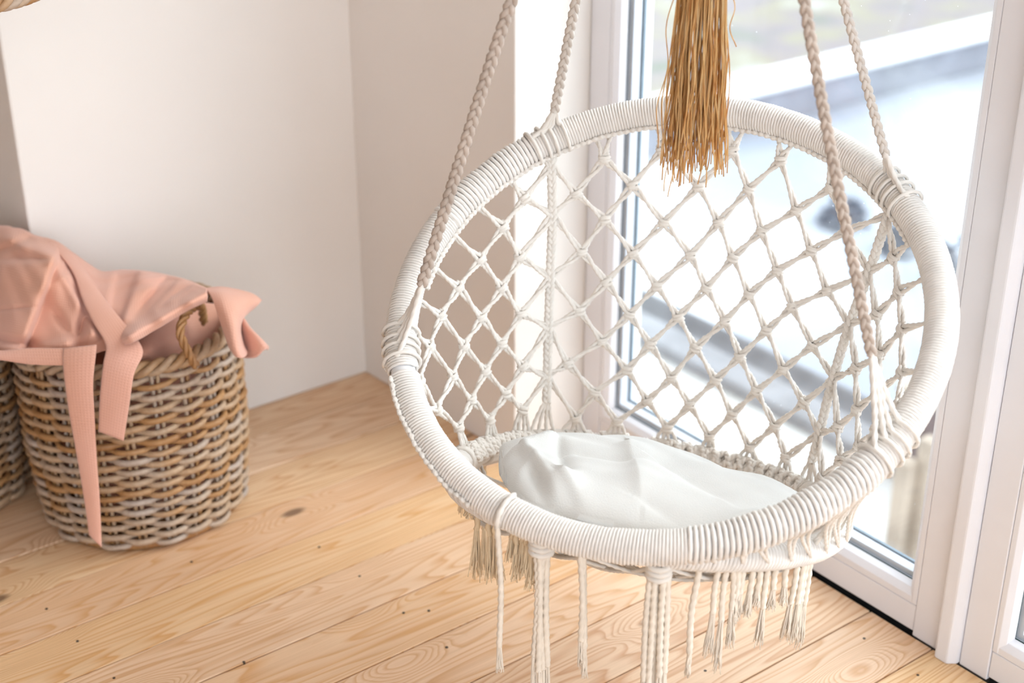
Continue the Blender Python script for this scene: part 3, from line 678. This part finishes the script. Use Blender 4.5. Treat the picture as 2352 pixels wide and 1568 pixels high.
arc = P + (T1 + .007) * (np.cos(q)[::-1, None] * rd + np.sin(q)[::-1, None] * N1)
rope(mb, arc, .0038, .014); link('loop_over_hoop', mb.mesh('loop_over_hoop'), M['cotton'], hoop)
drop(arc[-1], 1549, 4, .2, .007, .0038, 99, .004)

# ------------------------------------------------------------------ cushion
def cushion():
    out = [(1147, 1028), (1200, 1020), (1272, 1016), (1330, 1024), (1400, 1023), (1520, 1048), (1660, 1098), (1770, 1150), (1855, 1158), (1880, 1200), (1800, 1252), (1650, 1285), (1480, 1295), (1330, 1280), (1215, 1238), (1172, 1165), (1150, 1095)]
    off = C2 + N2 * .022
    B = np.array([onplane(x, y, off, N2) for x, y in out]); B2d = np.stack([(B - off) @ A2, (B - off) @ B2], 1)
    r = np.linalg.norm(B2d, axis=1); B2d *= np.minimum(1, (R2 - .010) / r)[:, None]
    c = B2d.mean(0); n = len(B2d)
    P = np.c_[B2d, np.zeros(n)]; loop = spline(np.vstack([P, P[:1]]), 16)[:-1, :2]
    nl = len(loop); NR = 60
    rho = np.linspace(0, 1, NR); XY = c + (loop - c)[None] * rho[:, None, None]
    def pl(px, py, up_=.03):
        a = onplane(px, py, off + N2 * up_, N2); return np.array([(a - off) @ A2, (a - off) @ B2])
    def ridge2(x0, y0, x1, y1, w, h, asym=0.0, pw=1.4):
        a, b = pl(x0, y0), pl(x1, y1); d = b - a; L = d @ d; t = np.clip(((XY - a) @ d) / L, 0, 1); r_ = XY - a - t[..., None] * d
        sgn = np.sign((XY - a) @ np.array([-d[1], d[0]])); dist = np.linalg.norm(r_, axis=-1) / (w * (1 + asym * sgn)); return h * np.exp(-dist ** pw)
    h = .030 * (1 - rho ** 3.0)[:, None] * np.ones((1, nl)) + .016 * np.sqrt(np.clip(1 - rho ** 8, 0, 1))[:, None]
    for f in ((1160, 1030, 1178, 1095, .016, .026, .3), (1180, 1028, 1272, 1022, .018, .020, 0), (1200, 1035, 1300, 1150, .013, .024, .45), (1165, 1088, 1215, 1062, .009, .010, 0), (1172, 1110, 1235, 1160, .012, .018, -.3), (1225, 1080, 1290, 1170, .012, -.016, 0),
              (1290, 1105, 1420, 1190, .016, .020, .4), (1280, 1022, 1296, 1090, .010, -.012, 0), (1215, 1158, 1285, 1170, .010, .016, 0), (1395, 1192, 1495, 1207, .010, .018, .3), (1330, 1190, 1390, 1200, .012, -.012, 0),
              (1500, 1210, 1580, 1190, .009, -.014, 0), (1560, 1195, 1830, 1160, .016, .022, -.4), (1590, 1222, 1760, 1192, .010, .016, .3), (1600, 1205, 1720, 1185, .007, -.012, 0), (1510, 1205, 1610, 1222, .012, .016, .3),
              (1440, 1050, 1475, 1150, .030, .010, .5), (1340, 1060, 1440, 1080, .022, -.010, .3), (1520, 1090, 1640, 1140, .024, -.010, .3), (1480, 1150, 1560, 1175, .016, -.010, .3)):
        h = h + ridge2(*f) * (1 - rho ** 5)[:, None]
    x, y = XY[..., 0], XY[..., 1]
    h = h + .0018 * (np.sin(38 * x + 3 * np.sin(21 * y)) * np.sin(33 * y + 2 * np.sin(17 * x)))
    top = off + x[..., None] * A2 + y[..., None] * B2 + N2 * h[..., None]
    bot = off + x[..., None] * A2 + y[..., None] * B2 - N2 * (.014 * np.sqrt(np.clip(1 - rho ** 6, 0, 1)))[:, None, None]
    mb = MB(); V = np.concatenate([top.reshape(-1, 3), bot.reshape(-1, 3)]); f = []; o2 = NR * nl
    for i in range(NR - 1):
        for j in range(nl):
            k = (j + 1) % nl; a, b = i * nl, (i + 1) * nl
            f.append((a + j, b + j, b + k, a + k)); f.append((o2 + a + k, o2 + b + k, o2 + b + j, o2 + a + j))
    for j in range(nl):
        k = (j + 1) % nl; a = (NR - 1) * nl; f.append((a + j, o2 + a + j, o2 + a + k, a + k))
    mb.add(V, f); o = link('cushion', mb.mesh('cushion'), M['cushion'])
    tag(o, 'crumpled white linen seat cushion lying inside the hanging chair', 'cushion')
    # stitched seams, lifted from the cushion surface
    def surf(px, py):
        d = ((proj(top) - (px, py)) ** 2).sum(-1); i, j = np.unravel_index(d.argmin(), d.shape); return top[i, j] + N2 * .0006
    for pts in (((1153, 1035), (1158, 1085), (1166, 1120), (1188, 1148)),):
        mb = MB(); tube(mb, spline([surf(*p) for p in pts], 10), .0007, 5); link('seam', mb.mesh('seam'), M['seam'], o)
cushion()

# ------------------------------------------------------------------ golden tassel
TX = np.array([1.352, 1.372])
tas = empty('tassel', (TX[0], TX[1], 1.12), 'golden brown thread tassel hanging in the middle above the chair', 'tassel')
mb = MB(); rg = np.random.default_rng(21)
for i in range(200):
    a = rg.uniform(0, 2 * np.pi); q = math.sqrt(rg.uniform(0, 1)); cxy = RT[:2] * math.cos(a) * q * .040 + HV[:2] * math.sin(a) * q * .032
    zb = .853 + .022 * rg.standard_normal() * .8 + (.0 if rg.uniform() > .06 else -.03); zb = max(zb, .80)
    z = np.linspace(1.16, zb, 46); u = np.linspace(0, 1, 46)
    sp = .62 + .38 * np.minimum(1, u * 1.6); w = .0020 + .0034 * rg.uniform()
    xx = TX + cxy * (sp + .14 * u ** 4 * q)[:, None] + RT[:2] * (w * u * np.sin(u * rg.uniform(4, 18) + a))[:, None] + HV[:2] * (w * u * np.cos(u * rg.uniform(4, 18)))[:, None]
    tube(mb, np.c_[xx, z], .00115, 4)
for dx, zb in ((-.052, .862), (-.034, .80), (-.028, .792), (.045, 1.0)):
    z = np.linspace(1.16, zb, 46); u = np.linspace(0, 1, 46)
    xx = TX + RT[:2] * (dx * (.6 + .4 * u))[:, None] + RT[:2] * (.004 * np.sin(u * 17 + dx * 900))[:, None]
    tube(mb, np.c_[xx, z], .0009, 4)
tag(link('threads', mb.mesh('threads'), M['gold'], tas), kind='stuff')
mb = MB(); q = np.linspace(0, 2 * np.pi, 30, endpoint=False)[:, None]
u = np.linspace(0, 1, 12); tube(mb, np.stack([np.full(12, TX[0]), np.full(12, TX[1]), 1.14 + .07 * u], 1), .019 * np.sqrt(np.clip(1 - (u * .98) ** 3, 0, 1)) + .004, 16)
hd = link('tassel_head', mb.mesh('tassel_head'), M['gold'], tas)
mb = MB()
for z in np.linspace(1.15, 1.17, 7): tube(mb, np.c_[TX[0] + .0235 * np.cos(q[:, 0]), TX[1] + .0235 * np.sin(q[:, 0]), np.full(30, z)], .0018, 6, closed=True, up=UP)
link('binding', mb.mesh('binding'), M['gold'], tas)
mb = MB(); rope(mb, [(TX[0], TX[1], 1.205), APEX - [0, 0, .01]], .0025, .01); link('hanging_cord', mb.mesh('hanging_cord'), M['gold'], tas)

# ------------------------------------------------------------------ wicker baskets
NST = 22
def make_basket(c, r0, r1_, h, label, seed):
    rg = np.random.default_rng(seed)
    b = empty('wicker_basket', (c[0], c[1], 0), label, 'basket', 'wicker baskets by the wall')
    rot = rg.uniform(0, 6.28)
    def Rz(z): return r0 + (r1_ - r0) * (z / h) + .010 * math.sin(math.pi * min(1, z / h))
    mb = MB()
    for k in range(7):
        rr = r0 * (.12 + .14 * k); q = np.linspace(0, 2 * np.pi, 60, endpoint=False)
        tube(mb, np.c_[c[0] + rr * np.cos(q), c[1] + rr * np.sin(q), np.full(60, .012)], .0125, 6, closed=True, up=UP)
    link('base', mb.mesh('base'), M['wicker'], b)
    for k in range(NST):
        for e in (-.028, .028):
            a = rot + 2 * np.pi * k / NST + e; z = np.linspace(.008, h - .012, 8)
            R = np.array([Rz(t) for t in z]); mb = MB(); tube(mb, np.c_[c[0] + R * np.cos(a), c[1] + R * np.sin(a), z], .0036, 6)
            link('stake', mb.mesh('stake'), M['wicker'], b)
    nrow = 32; n = NST * 9
    for i in range(nrow):
        z0 = .014 + (h - .05) * i / (nrow - 1); q = np.linspace(0, 2 * np.pi, n, endpoint=False)
        s = (i % 2) * np.pi; amp = .0088
        w = np.cos(NST / 2 * (q - rot) + s)
        R = Rz(z0) + amp * np.sign(w) * np.abs(w) ** .7 + .0012 * knoise(q * 3, seed * 50 + i)
        z = z0 + .0016 * knoise(q * 2, seed * 90 + i) + .0006 * np.sin(NST * (q - rot))
        z[-6:] = z[-6:] + (z[0] - z[-1]) * np.linspace(.15, 1, 6); R[-6:] = R[-6:] + (R[0] - R[-1]) * np.linspace(.1, .9, 6)
        mb = MB(); tube(mb, np.c_[c[0] + R * np.cos(q), c[1] + R * np.sin(q), z], 0.0056 + .0007 * rg.uniform(-1, 1), 7, closed=True, up=UP)
        link('weaver', mb.mesh('weaver'), M['wicker'], b)
    for k in range(3):          # plaited border
        q = np.linspace(0, 2 * np.pi, 260, endpoint=False); ph = 15 * q + k * 2 * np.pi / 3
        R = Rz(h) + .002 + .0085 * np.cos(ph); z = h - .014 + .0085 * np.sin(ph)
        mb = MB(); tube(mb, np.c_[c[0] + R * np.cos(q), c[1] + R * np.sin(q), z], .0068, 7, closed=True, up=UP); link('border_rod', mb.mesh('border_rod'), M['wicker'], b)
    return b, Rz
BC = np.array([.905, 2.332]); BR0, BR1, BH = .176, .184, .378
bask, Rz1 = make_basket(BC, BR0, BR1, BH, 'front wicker basket with pink cloth belts hanging down its side', 3)
BC2 = np.array([.588, 2.618])
bask2, _ = make_basket(BC2, BR0, BR1, BH, 'darker wicker basket cut off by the left edge of the photo', 8)
# twisted loop handle
def twist(mb, P, w, r, pitch):
    Q, s = resample(P, .003); T, N, B = frames(Q)
    for k in (0, 1, 2):
        a = 2 * np.pi * s / pitch + 2 * np.pi * k / 3
        tube(mb, Q + N * (w * np.cos(a))[:, None] + B * (w * np.sin(a))[:, None], r, 7)
mb = MB(); twist(mb, spline([at(450, 842, 2.500), at(432, 808, 2.487), at(414, 765, 2.485), at(424, 728, 2.505), at(444, 706, 2.545), at(462, 704, 2.60), at(468, 740, 2.640)]), 0.0042, .0040, .05)
link('handle', mb.mesh('handle'), M['wicker'], bask)

# ------------------------------------------------------------------ pink robe
def grid_sheet(ctrl, nu, nv):
    """ctrl[r][c] 3D points -> smooth nv x nu grid (Catmull-Rom both ways)"""
    ctrl = np.array(ctrl, float); R_, C_ = ctrl.shape[:2]
    rows = np.array([resample_n(spline(ctrl[r], 16), nu) for r in range(R_)])
    return np.array([resample_n(spline(rows[:, j], 16), nv) for j in range(nu)]).transpose(1, 0, 2)
def resample_n(P, n):
    d = np.r_[0, np.cumsum(np.linalg.norm(np.diff(P, axis=0), axis=1))]; s = np.linspace(0, d[-1], n)
    return np.stack([np.interp(s, d, P[:, k]) for k in range(3)], 1)
def sheet_obj(name, G, mat, parent, thick=.003, uvs=None):
    nv, nu = G.shape[:2]; mb = MB()
    f = [(i * nu + j, i * nu + j + 1, (i + 1) * nu + j + 1, (i + 1) * nu + j) for i in range(nv - 1) for j in range(nu - 1)]
    mb.add(G.reshape(-1, 3), f); me = mb.mesh(name)
    # uv in metres of cloth so the waffle weave keeps its scale
    du = np.r_[0, np.cumsum(np.linalg.norm(np.diff(G, axis=1), axis=2).mean(0))]; dv = np.r_[0, np.cumsum(np.linalg.norm(np.diff(G, axis=0), axis=2).mean(1))]
    uv = me.uv_layers.new(name='UVMap'); co = np.zeros((len(me.loops), 2)); vi = np.zeros(len(me.loops), int); me.loops.foreach_get('vertex_index', vi)
    co[:, 0] = du[vi % nu]; co[:, 1] = dv[vi // nu]; uv.data.foreach_set('uv', co.ravel())
    o = link(name, me, mat, parent)
    so = o.modifiers.new('thickness', 'SOLIDIFY'); so.thickness = thick; so.offset = 0
    return o
robe = empty('bathrobe', (BC[0], BC[1], BH), 'pink waffle cloth robe heaped over the wicker baskets', 'robe')
cols = [-110, -60, 0, 45, 80, 125, 165, 205, 235, 280, 330, 380, 430, 475]
topy = [560, 535, 524, 530, 546, 558, 584, 612, 627, 624, 626, 634, 646, 664]
boty = [830, 826, 822, 828, 832, 832, 826, 815, 806, 795, 772, 742, 712, 690]
depT = [2.70, 2.68, 2.66, 2.65, 2.64, 2.63, 2.64, 2.65, 2.66, 2.66, 2.65, 2.64, 2.62, 2.58]
depB = [2.56, 2.54, 2.51, 2.49, 2.475, 2.465, 2.462, 2.465, 2.47, 2.475, 2.49, 2.51, 2.53, 2.545]
ctrl = []
for kind in range(7):
    row = []
    for x, t, b, dt, db in zip(cols, topy, boty, depT, depB):
        h = b - t
        y, d = [(t + .35 * h, dt + .14), (t + .05 * h, dt + .07), (t, dt), (t + .25 * h, dt - .38 * (dt - db)), (t + .55 * h, dt - .66 * (dt - db)), (t + .85 * h, dt - .92 * (dt - db)), (b, db)][kind]
        row.append(at(x, y, d))
    ctrl.append(row)
G = grid_sheet(ctrl, 260, 170)
PJ = proj(G); VD = nrm(CAM - G)
def line_st(x0, y0, x1, y1):
    a = np.array([x0, y0], float); d = np.array([x1 - x0, y1 - y0], float); L = np.linalg.norm(d); d /= L; r = PJ - a
    t = r @ d; s = r @ np.array([-d[1], d[0]]); end = np.exp(-(np.clip(-t, 0, None) / 22) ** 2) * np.exp(-(np.clip(t - L, 0, None) / 22) ** 2)
    return t, s, end
def fold(x0, y0, x1, y1, w, h, asym=0.0):
    """rounded cloth fold, asym sharpens one side"""
    t, s, end = line_st(x0, y0, x1, y1); ww = np.where(s > 0, w * (1 - asym), w * (1 + asym)); return h * end * np.exp(-(s / ww) ** 2)
def lap(x0, y0, x1, y1, W_, h, side=1, edge=3.0):
    """one layer lying over the next with a crisp edge; the raised layer is on the given side"""
    t, s, end = line_st(x0, y0, x1, y1); s = s * side
    return h * end * (1 / (1 + np.exp(-np.clip(s / edge, -40, 40)))) * np.exp(-(np.clip(s, 0, None) / W_) ** 2)
D = np.zeros(G.shape[:2])
for la in ((127, 598, 50, 812, 120, .030, 1), (318, 628, 283, 728, 60, .016, -1), (412, 640, 352, 708, 46, .014, -1), (265, 630, 250, 705, 40, .012, 1), (10, 602, 126, 600, 60, .012, 1), (150, 640, 216, 752, 70, .020, 1)):
    D += lap(*la)
for fo in ((30, 555, 120, 590, 16, .012, 0), (0, 575, 60, 552, 10, -.008, 0), (160, 640, 205, 735, 13, .014, -.3), (200, 715, 186, 770, 16, -.024, 0), (110, 800, 215, 772, 15, .010, 0), (135, 730, 175, 790, 12, -.008, 0),
           (165, 600, 300, 765, 30, .012, 0), (300, 775, 482, 668, 24, .034, -.2), (380, 640, 330, 700, 9, -.008, 0), (455, 655, 400, 690, 9, .010, .4), (345, 760, 420, 718, 8, -.006, 0), (440, 690, 478, 672, 10, .010, 0), (0, 712, 62, 706, 5, -.004, 0), (0, 780, 60, 790, 12, -.012, 0)):
    D += fold(*fo)
u_, v_ = np.meshgrid(np.linspace(0, 1, G.shape[1]), np.linspace(0, 1, G.shape[0]))
D += .0022 * np.sin(19 * u_ + 7 * np.sin(6 * v_)) * np.sin(11 * v_ + 5 * np.sin(9 * u_))
G = G + VD * (1.7 * D[..., None])
G[..., 1] = np.where(G[..., 0] > .79, np.minimum(G[..., 1], YA - .014), G[..., 1])
sheet_obj('robe_body', G, M['pink'], robe, .004)
# cloth going down inside the basket under the roll
ctrl = [[at(x, y, d) for x, y, d in row] for row in (
    [(240, 770, 2.60), (320, 748, 2.60), (380, 718, 2.63), (440, 695, 2.68), (510, 700, 2.72)],
    [(245, 800, 2.56), (325, 785, 2.55), (375, 758, 2.60), (440, 730, 2.66), (515, 735, 2.70)],
    [(255, 830, 2.54), (330, 815, 2.53), (375, 800, 2.58), (440, 790, 2.66), (520, 780, 2.70)],
    [(265, 870, 2.56), (330, 850, 2.56), (375, 850, 2.60), (440, 840, 2.68), (520, 830, 2.72)])]
sheet_obj('robe_inside', grid_sheet(ctrl, 50, 30), M['pink'], robe, .003)
# corner hanging over the right of the rim: an upper flap and a funnel curling round below it
ctrl = [[at(x, y, d) for x, y, d in row] for row in (
    [(468, 664, 2.552), (505, 660, 2.555), (545, 666, 2.57), (580, 676, 2.59), (600, 690, 2.61)],
    [(480, 674, 2.520), (510, 676, 2.515), (545, 684, 2.53), (575, 694, 2.56), (590, 700, 2.59)],
    [(494, 700, 2.500), (518, 706, 2.488), (543, 712, 2.50), (560, 722, 2.54), (560, 726, 2.58)],
    [(508, 740, 2.490), (528, 748, 2.470), (543, 752, 2.480), (551, 752, 2.53), (548, 744, 2.58)],
    [(520, 776, 2.490), (536, 794, 2.462), (548, 800, 2.470), (556, 790, 2.52), (555, 776, 2.57)],
    [(527, 796, 2.495), (542, 817, 2.468), (556, 822, 2.475), (566, 812, 2.52), (564, 800, 2.57)])]
sheet_obj('robe_corner', grid_sheet(ctrl, 60, 70), M['pink'], robe, .004)
ctrl = [[at(x, y, d) for x, y, d in row] for row in (
    [(546, 722, 2.575), (552, 728, 2.555), (560, 733, 2.545), (566, 742, 2.56)],
    [(545, 752, 2.585), (556, 748, 2.545), (572, 752, 2.530), (580, 764, 2.56)],
    [(548, 786, 2.585), (566, 776, 2.540), (590, 772, 2.520), (602, 784, 2.56)],
    [(553, 812, 2.570), (580, 806, 2.530), (606, 792, 2.515), (615, 796, 2.56)],
    [(556, 820, 2.550), (586, 820, 2.520), (608, 802, 2.520), (613, 803, 2.56)])]
sheet_obj('robe_corner', grid_sheet(ctrl, 50, 50), M['pink'], robe, .004)
# filling added inside both baskets to block light and darken the weave gaps
for cc in (BC, BC2):
    mb = MB(); q = np.linspace(0, 2 * np.pi, 40, endpoint=False); rows = []
    for z, r in ((.03, .02), (.03, .11), (.06, .135), (.16, .138), (.26, .135), (.33, .12), (.36, .07), (.37, .02)):
        rr = r * (1 + .06 * np.sin(7 * q + z * 30)); rows.append(np.c_[cc[0] + rr * np.cos(q), cc[1] + rr * np.sin(q), np.full(40, z)])
    V = np.vstack(rows); n_ = len(rows)
    mb.add(V, [(i * 40 + j, i * 40 + (j + 1) % 40, (i + 1) * 40 + (j + 1) % 40, (i + 1) * 40 + j) for i in range(n_ - 1) for j in range(40)] + [tuple(range(39, -1, -1)), tuple((n_ - 1) * 40 + j for j in range(40))])
    link('light_blocking_fill', mb.mesh('light_blocking_fill'), M['pink'], robe)
def ribbon(name, Lp, Rp, nu=14, nv=90, crown=.004):
    Lp = spline([at(*p) for p in Lp], 16); Rp = spline([at(*p) for p in Rp], 16); Lp = resample_n(Lp, nv); Rp = resample_n(Rp, nv)
    u = np.linspace(0, 1, nu)[None, :, None]; G = Lp[:, None] * (1 - u) + Rp[:, None] * u
    G = G + nrm(CAM - G) * (crown * (1 - (2 * u - 1) ** 2)); return sheet_obj(name, G, M['pink'], robe, .003)
ribbon('belt', [(-60, 800, 2.46), (0, 806, 2.45), (70, 800, 2.445), (150, 800, 2.44), (190, 796, 2.44)], [(-60, 828, 2.45), (0, 826, 2.445), (70, 836, 2.44), (150, 838, 2.435), (200, 830, 2.435)])
ribbon('belt', [(146, 800, 2.435), (145, 830, 2.430), (150, 880, 2.435), (160, 950, 2.452), (178, 1050, 2.475), (195, 1150, 2.50), (206, 1228, 2.52)],
       [(222, 792, 2.432), (220, 815, 2.425), (214, 880, 2.432), (217, 950, 2.448), (222, 1050, 2.472), (229, 1150, 2.498), (233, 1256, 2.525)])
ribbon('belt', [(112, 556, 2.62), (165, 622, 2.555), (190, 690, 2.50), (215, 742, 2.465), (243, 792, 2.44), (238, 835, 2.432), (231, 900, 2.442), (227, 990, 2.462)],
       [(160, 576, 2.62), (208, 640, 2.555), (250, 700, 2.50), (294, 754, 2.465), (328, 806, 2.445), (308, 858, 2.435), (297, 930, 2.445), (284, 1012, 2.465)])

# ------------------------------------------------------------------ round wicker tray hanging at the top left
TRD = at(0, 25, 2.05); tray_c = TRD + (-RT * .14 + HV * .10) ; tray_c[2] = TRD[2] + .012
tray = empty('hanging_tray', tuple(tray_c), 'pale woven wicker rim in the top left corner of the photo', 'tray')
Rt = np.linalg.norm((TRD - tray_c)[:2])
for k in range(4):
    q = np.linspace(0, 2 * np.pi, 220, endpoint=False); ph = 14 * q + k * np.pi / 2
    mb = MB(); tube(mb, np.c_[tray_c[0] + (Rt + .009 * np.cos(ph)) * np.cos(q), tray_c[1] + (Rt + .009 * np.cos(ph)) * np.sin(q), tray_c[2] + .009 * np.sin(ph)], .0062, 7, closed=True, up=UP)
    link('rim_rod', mb.mesh('rim_rod'), M['pale_wicker'] if 'pale_wicker' in M else M['wicker'], tray)
mb = MB()
for k in range(13):
    rr = Rt * (k + .6) / 13.2; q = np.linspace(0, 2 * np.pi, 90, endpoint=False)
    tube(mb, np.c_[tray_c[0] + rr * np.cos(q), tray_c[1] + rr * np.sin(q), tray_c[2] - .004 + .003 * np.cos(12 * q + k * np.pi)], .0065, 6, closed=True, up=UP)
link('woven_base', mb.mesh('woven_base'), M['wicker'], tray)
for k in range(3):
    a = 2 * np.pi * k / 3 + .9; mb = MB(); rope(mb, [(tray_c[0] + Rt * math.cos(a), tray_c[1] + Rt * math.sin(a), tray_c[2]), (tray_c[0], tray_c[1], tray_c[2] + .9)], .003, .012)
    link('hanging_cord', mb.mesh('hanging_cord'), M['rope'], tray)
mb = MB(); rope(mb, [(tray_c[0], tray_c[1], tray_c[2] + .9), (tray_c[0], tray_c[1], CEIL)], .004, .012); link('ceiling_cord', mb.mesh('ceiling_cord'), M['rope'], tray)

# ------------------------------------------------------------------ outdoors
GZ = -2.8
def mottled(name, stops, scale):
    m, nt, p = material(name); tc = nd(nt, 'ShaderNodeTexCoord'); nz = nd(nt, 'ShaderNodeTexNoise'); nz.inputs['Scale'].default_value = scale; nz.inputs['Detail'].default_value = 3
    r = ramp(nt, stops); nt.links.new(tc.outputs['Object'], nz.inputs['Vector']); nt.links.new(nz.outputs['Fac'], r.inputs[0]); nt.links.new(r.outputs[0], p.inputs['Base Color']); p.inputs['Roughness'].default_value = .9; return m
M['street'] = mottled('packed_snow_street', [(.3, (.255, .275, .32)), (.5, (.34, .36, .40)), (.66, (.66, .67, .70))], .35)
tag(link('ground', MB().box(1.89, 60, -40, 60, GZ - .2, GZ).mesh('ground'), M['street'], smooth=False), 'snow covered ground outside the window', kind='structure')
M['cream'] = mottled('cream_render', [(.35, (.46, .44, .42)), (.65, (.60, .59, .58))], 1.5)
M['gutter'] = plain('grey_gutter', (.21, .21, .225), .6, 6, .2)
M['slate'] = plain('blue_grey_wall', (.25, .26, .30), .8, 2, .2)
M['garden'] = mottled('winter_garden', [(.3, (.14, .16, .12)), (.45, (.21, .18, .19)), (.6, (.24, .22, .16)), (.75, (.34, .34, .32))], 1.1)
M['timber'] = plain('tan_timber', (.40, .33, .27), .8, 6, .2)
M['dark_timber'] = plain('brown_timber', (.13, .10, .105), .8, 6, .2)
M['shrub'] = plain('dark_shrub', (.12, .135, .17), .9, 12, .3)
ter = empty('terrace_roof', (3.2, 2, GZ), 'cream flat terrace roof with a grey gutter below the window', 'roof')
link('roof_slab', MB().box(1.95, 4.36, -6, 7, -1.75, -1.5).mesh('roof_slab'), M['cream'], ter, smooth=False, bevel=.02)
link('supporting_wall', MB().box(2.2, 4.2, -5.8, 6.8, GZ, -1.751).mesh('supporting_wall'), M['cream'], ter, smooth=False)
mb = MB(); q = np.linspace(0, np.pi, 10); prof = [(4.47 + .11 * math.cos(t), -1.47 - .12 * math.sin(t)) for t in q]
n = len(prof); v = [(x, -6, z) for x, z in prof] + [(x, 7, z) for x, z in prof]
mb.add(v, [(i, i + 1, n + i + 1, n + i) for i in range(n - 1)]); go = link('gutter', mb.mesh('gutter'), M['gutter'], ter)
go.modifiers.new('thickness', 'SOLIDIFY').thickness = .01
link('roof_edge', MB().box(4.18, 4.361, -6, 7, -1.499, -1.44).mesh('roof_edge'), M['gutter'], ter, smooth=False, bevel=.01)
gw = empty('garden_wall', (14, 9.42, GZ), 'long low blue grey wall capped with snow across the street', 'wall')
link('wall_body', MB().box(3, 40, 9.3, 9.55, GZ, GZ + .34).mesh('wall_body'), M['slate'], gw, smooth=False, bevel=.02)
link('snow_cap', MB().box(3, 40, 9.2, 9.66, GZ + .341, GZ + .44).mesh('snow_cap'), M['snow'], gw, smooth=False, bevel=.06)
tag(link('lawn', MB().box(2, 60, 10.0, 60, GZ + .001, GZ + .08).mesh('lawn'), M['garden'], smooth=False), 'winter garden ground beyond the low wall', kind='structure')
def shrub(P, w, h, label, seed):
    rg = np.random.default_rng(seed); s_ = empty('shrub', tuple(P), label, 'shrub', 'dark shrubs in the snow'); mb = MB()
    for i in range(90):
        d = nrm(rg.standard_normal(3)); d[2] = abs(d[2]); c = P + d * np.array([w, w, h]) * rg.uniform(.5, 1) ** .4; a = nrm(rg.standard_normal(3)); b = nrm(np.cross(a, rg.standard_normal(3))); r = .05
        mb.add([c - a * r, c + b * r * .5, c + a * r, c - b * r * .5], [(0, 1, 2, 3)])
    link('foliage', mb.mesh('foliage'), M['shrub'], s_, smooth=False)
    mb = MB()
    for i in range(7):
        d = nrm(rg.standard_normal(3)); d[2] = abs(d[2]) + .5; tube(mb, np.array([P, P + d * [w * .4, w * .4, h * .5], P + d * [w * .7, w * .7, h * .6]]), .015, 5)
    link('stems', mb.mesh('stems'), M['dark_timber'], s_)
shrub(onz(1935, 515, GZ), .20, .24, 'dark low shrub in the snow seen through the upper net', 1)
shrub(onz(2070, 575, GZ), .20, .22, 'dark shrub in the snow just inside the hoop rim', 2)
shrub(onz(2205, 640, GZ), .26, .32, 'bushy dark shrub in the snow beside the window frame', 3)
cr = empty('planter_box', tuple(onz(2150, 1075, -1.5)), 'dark brown planter box on the terrace roof', 'planter')
p = onz(2150, 1075, -1.5)
for k in range(3): link('board', MB().box(p[0] - .2, p[0] + .25, p[1] - .30, p[1] + .06, -1.498 + .125 * k, -1.498 + .125 * k + .118).mesh('board'), M['dark_timber'], cr, smooth=False, bevel=.008)
link('lid', MB().box(p[0] - .22, p[0] + .27, p[1] - .32, p[1] + .08, -1.498 + .376, -1.498 + .41).mesh('lid'), M['timber'], cr, smooth=False, bevel=.008)
for lab, px, tall in (('left tan post', 2052, .42), ('right tan post', 2098, .50)):
    q = onz(px, 1290, -1.5)
    po = link('timber_post', prism(MB(), [(q[0] - .03, q[1] - .03), (q[0] + .03, q[1] - .03), (q[0] + .03, q[1] + .03), (q[0] - .03, q[1] + .03)], -1.498, -1.498 + tall).mesh('timber_post'), M['timber'], None, smooth=False, bevel=.01)
    tag(po, lab + ' standing on the terrace roof below the window', 'post', 'tan timber posts on the terrace')
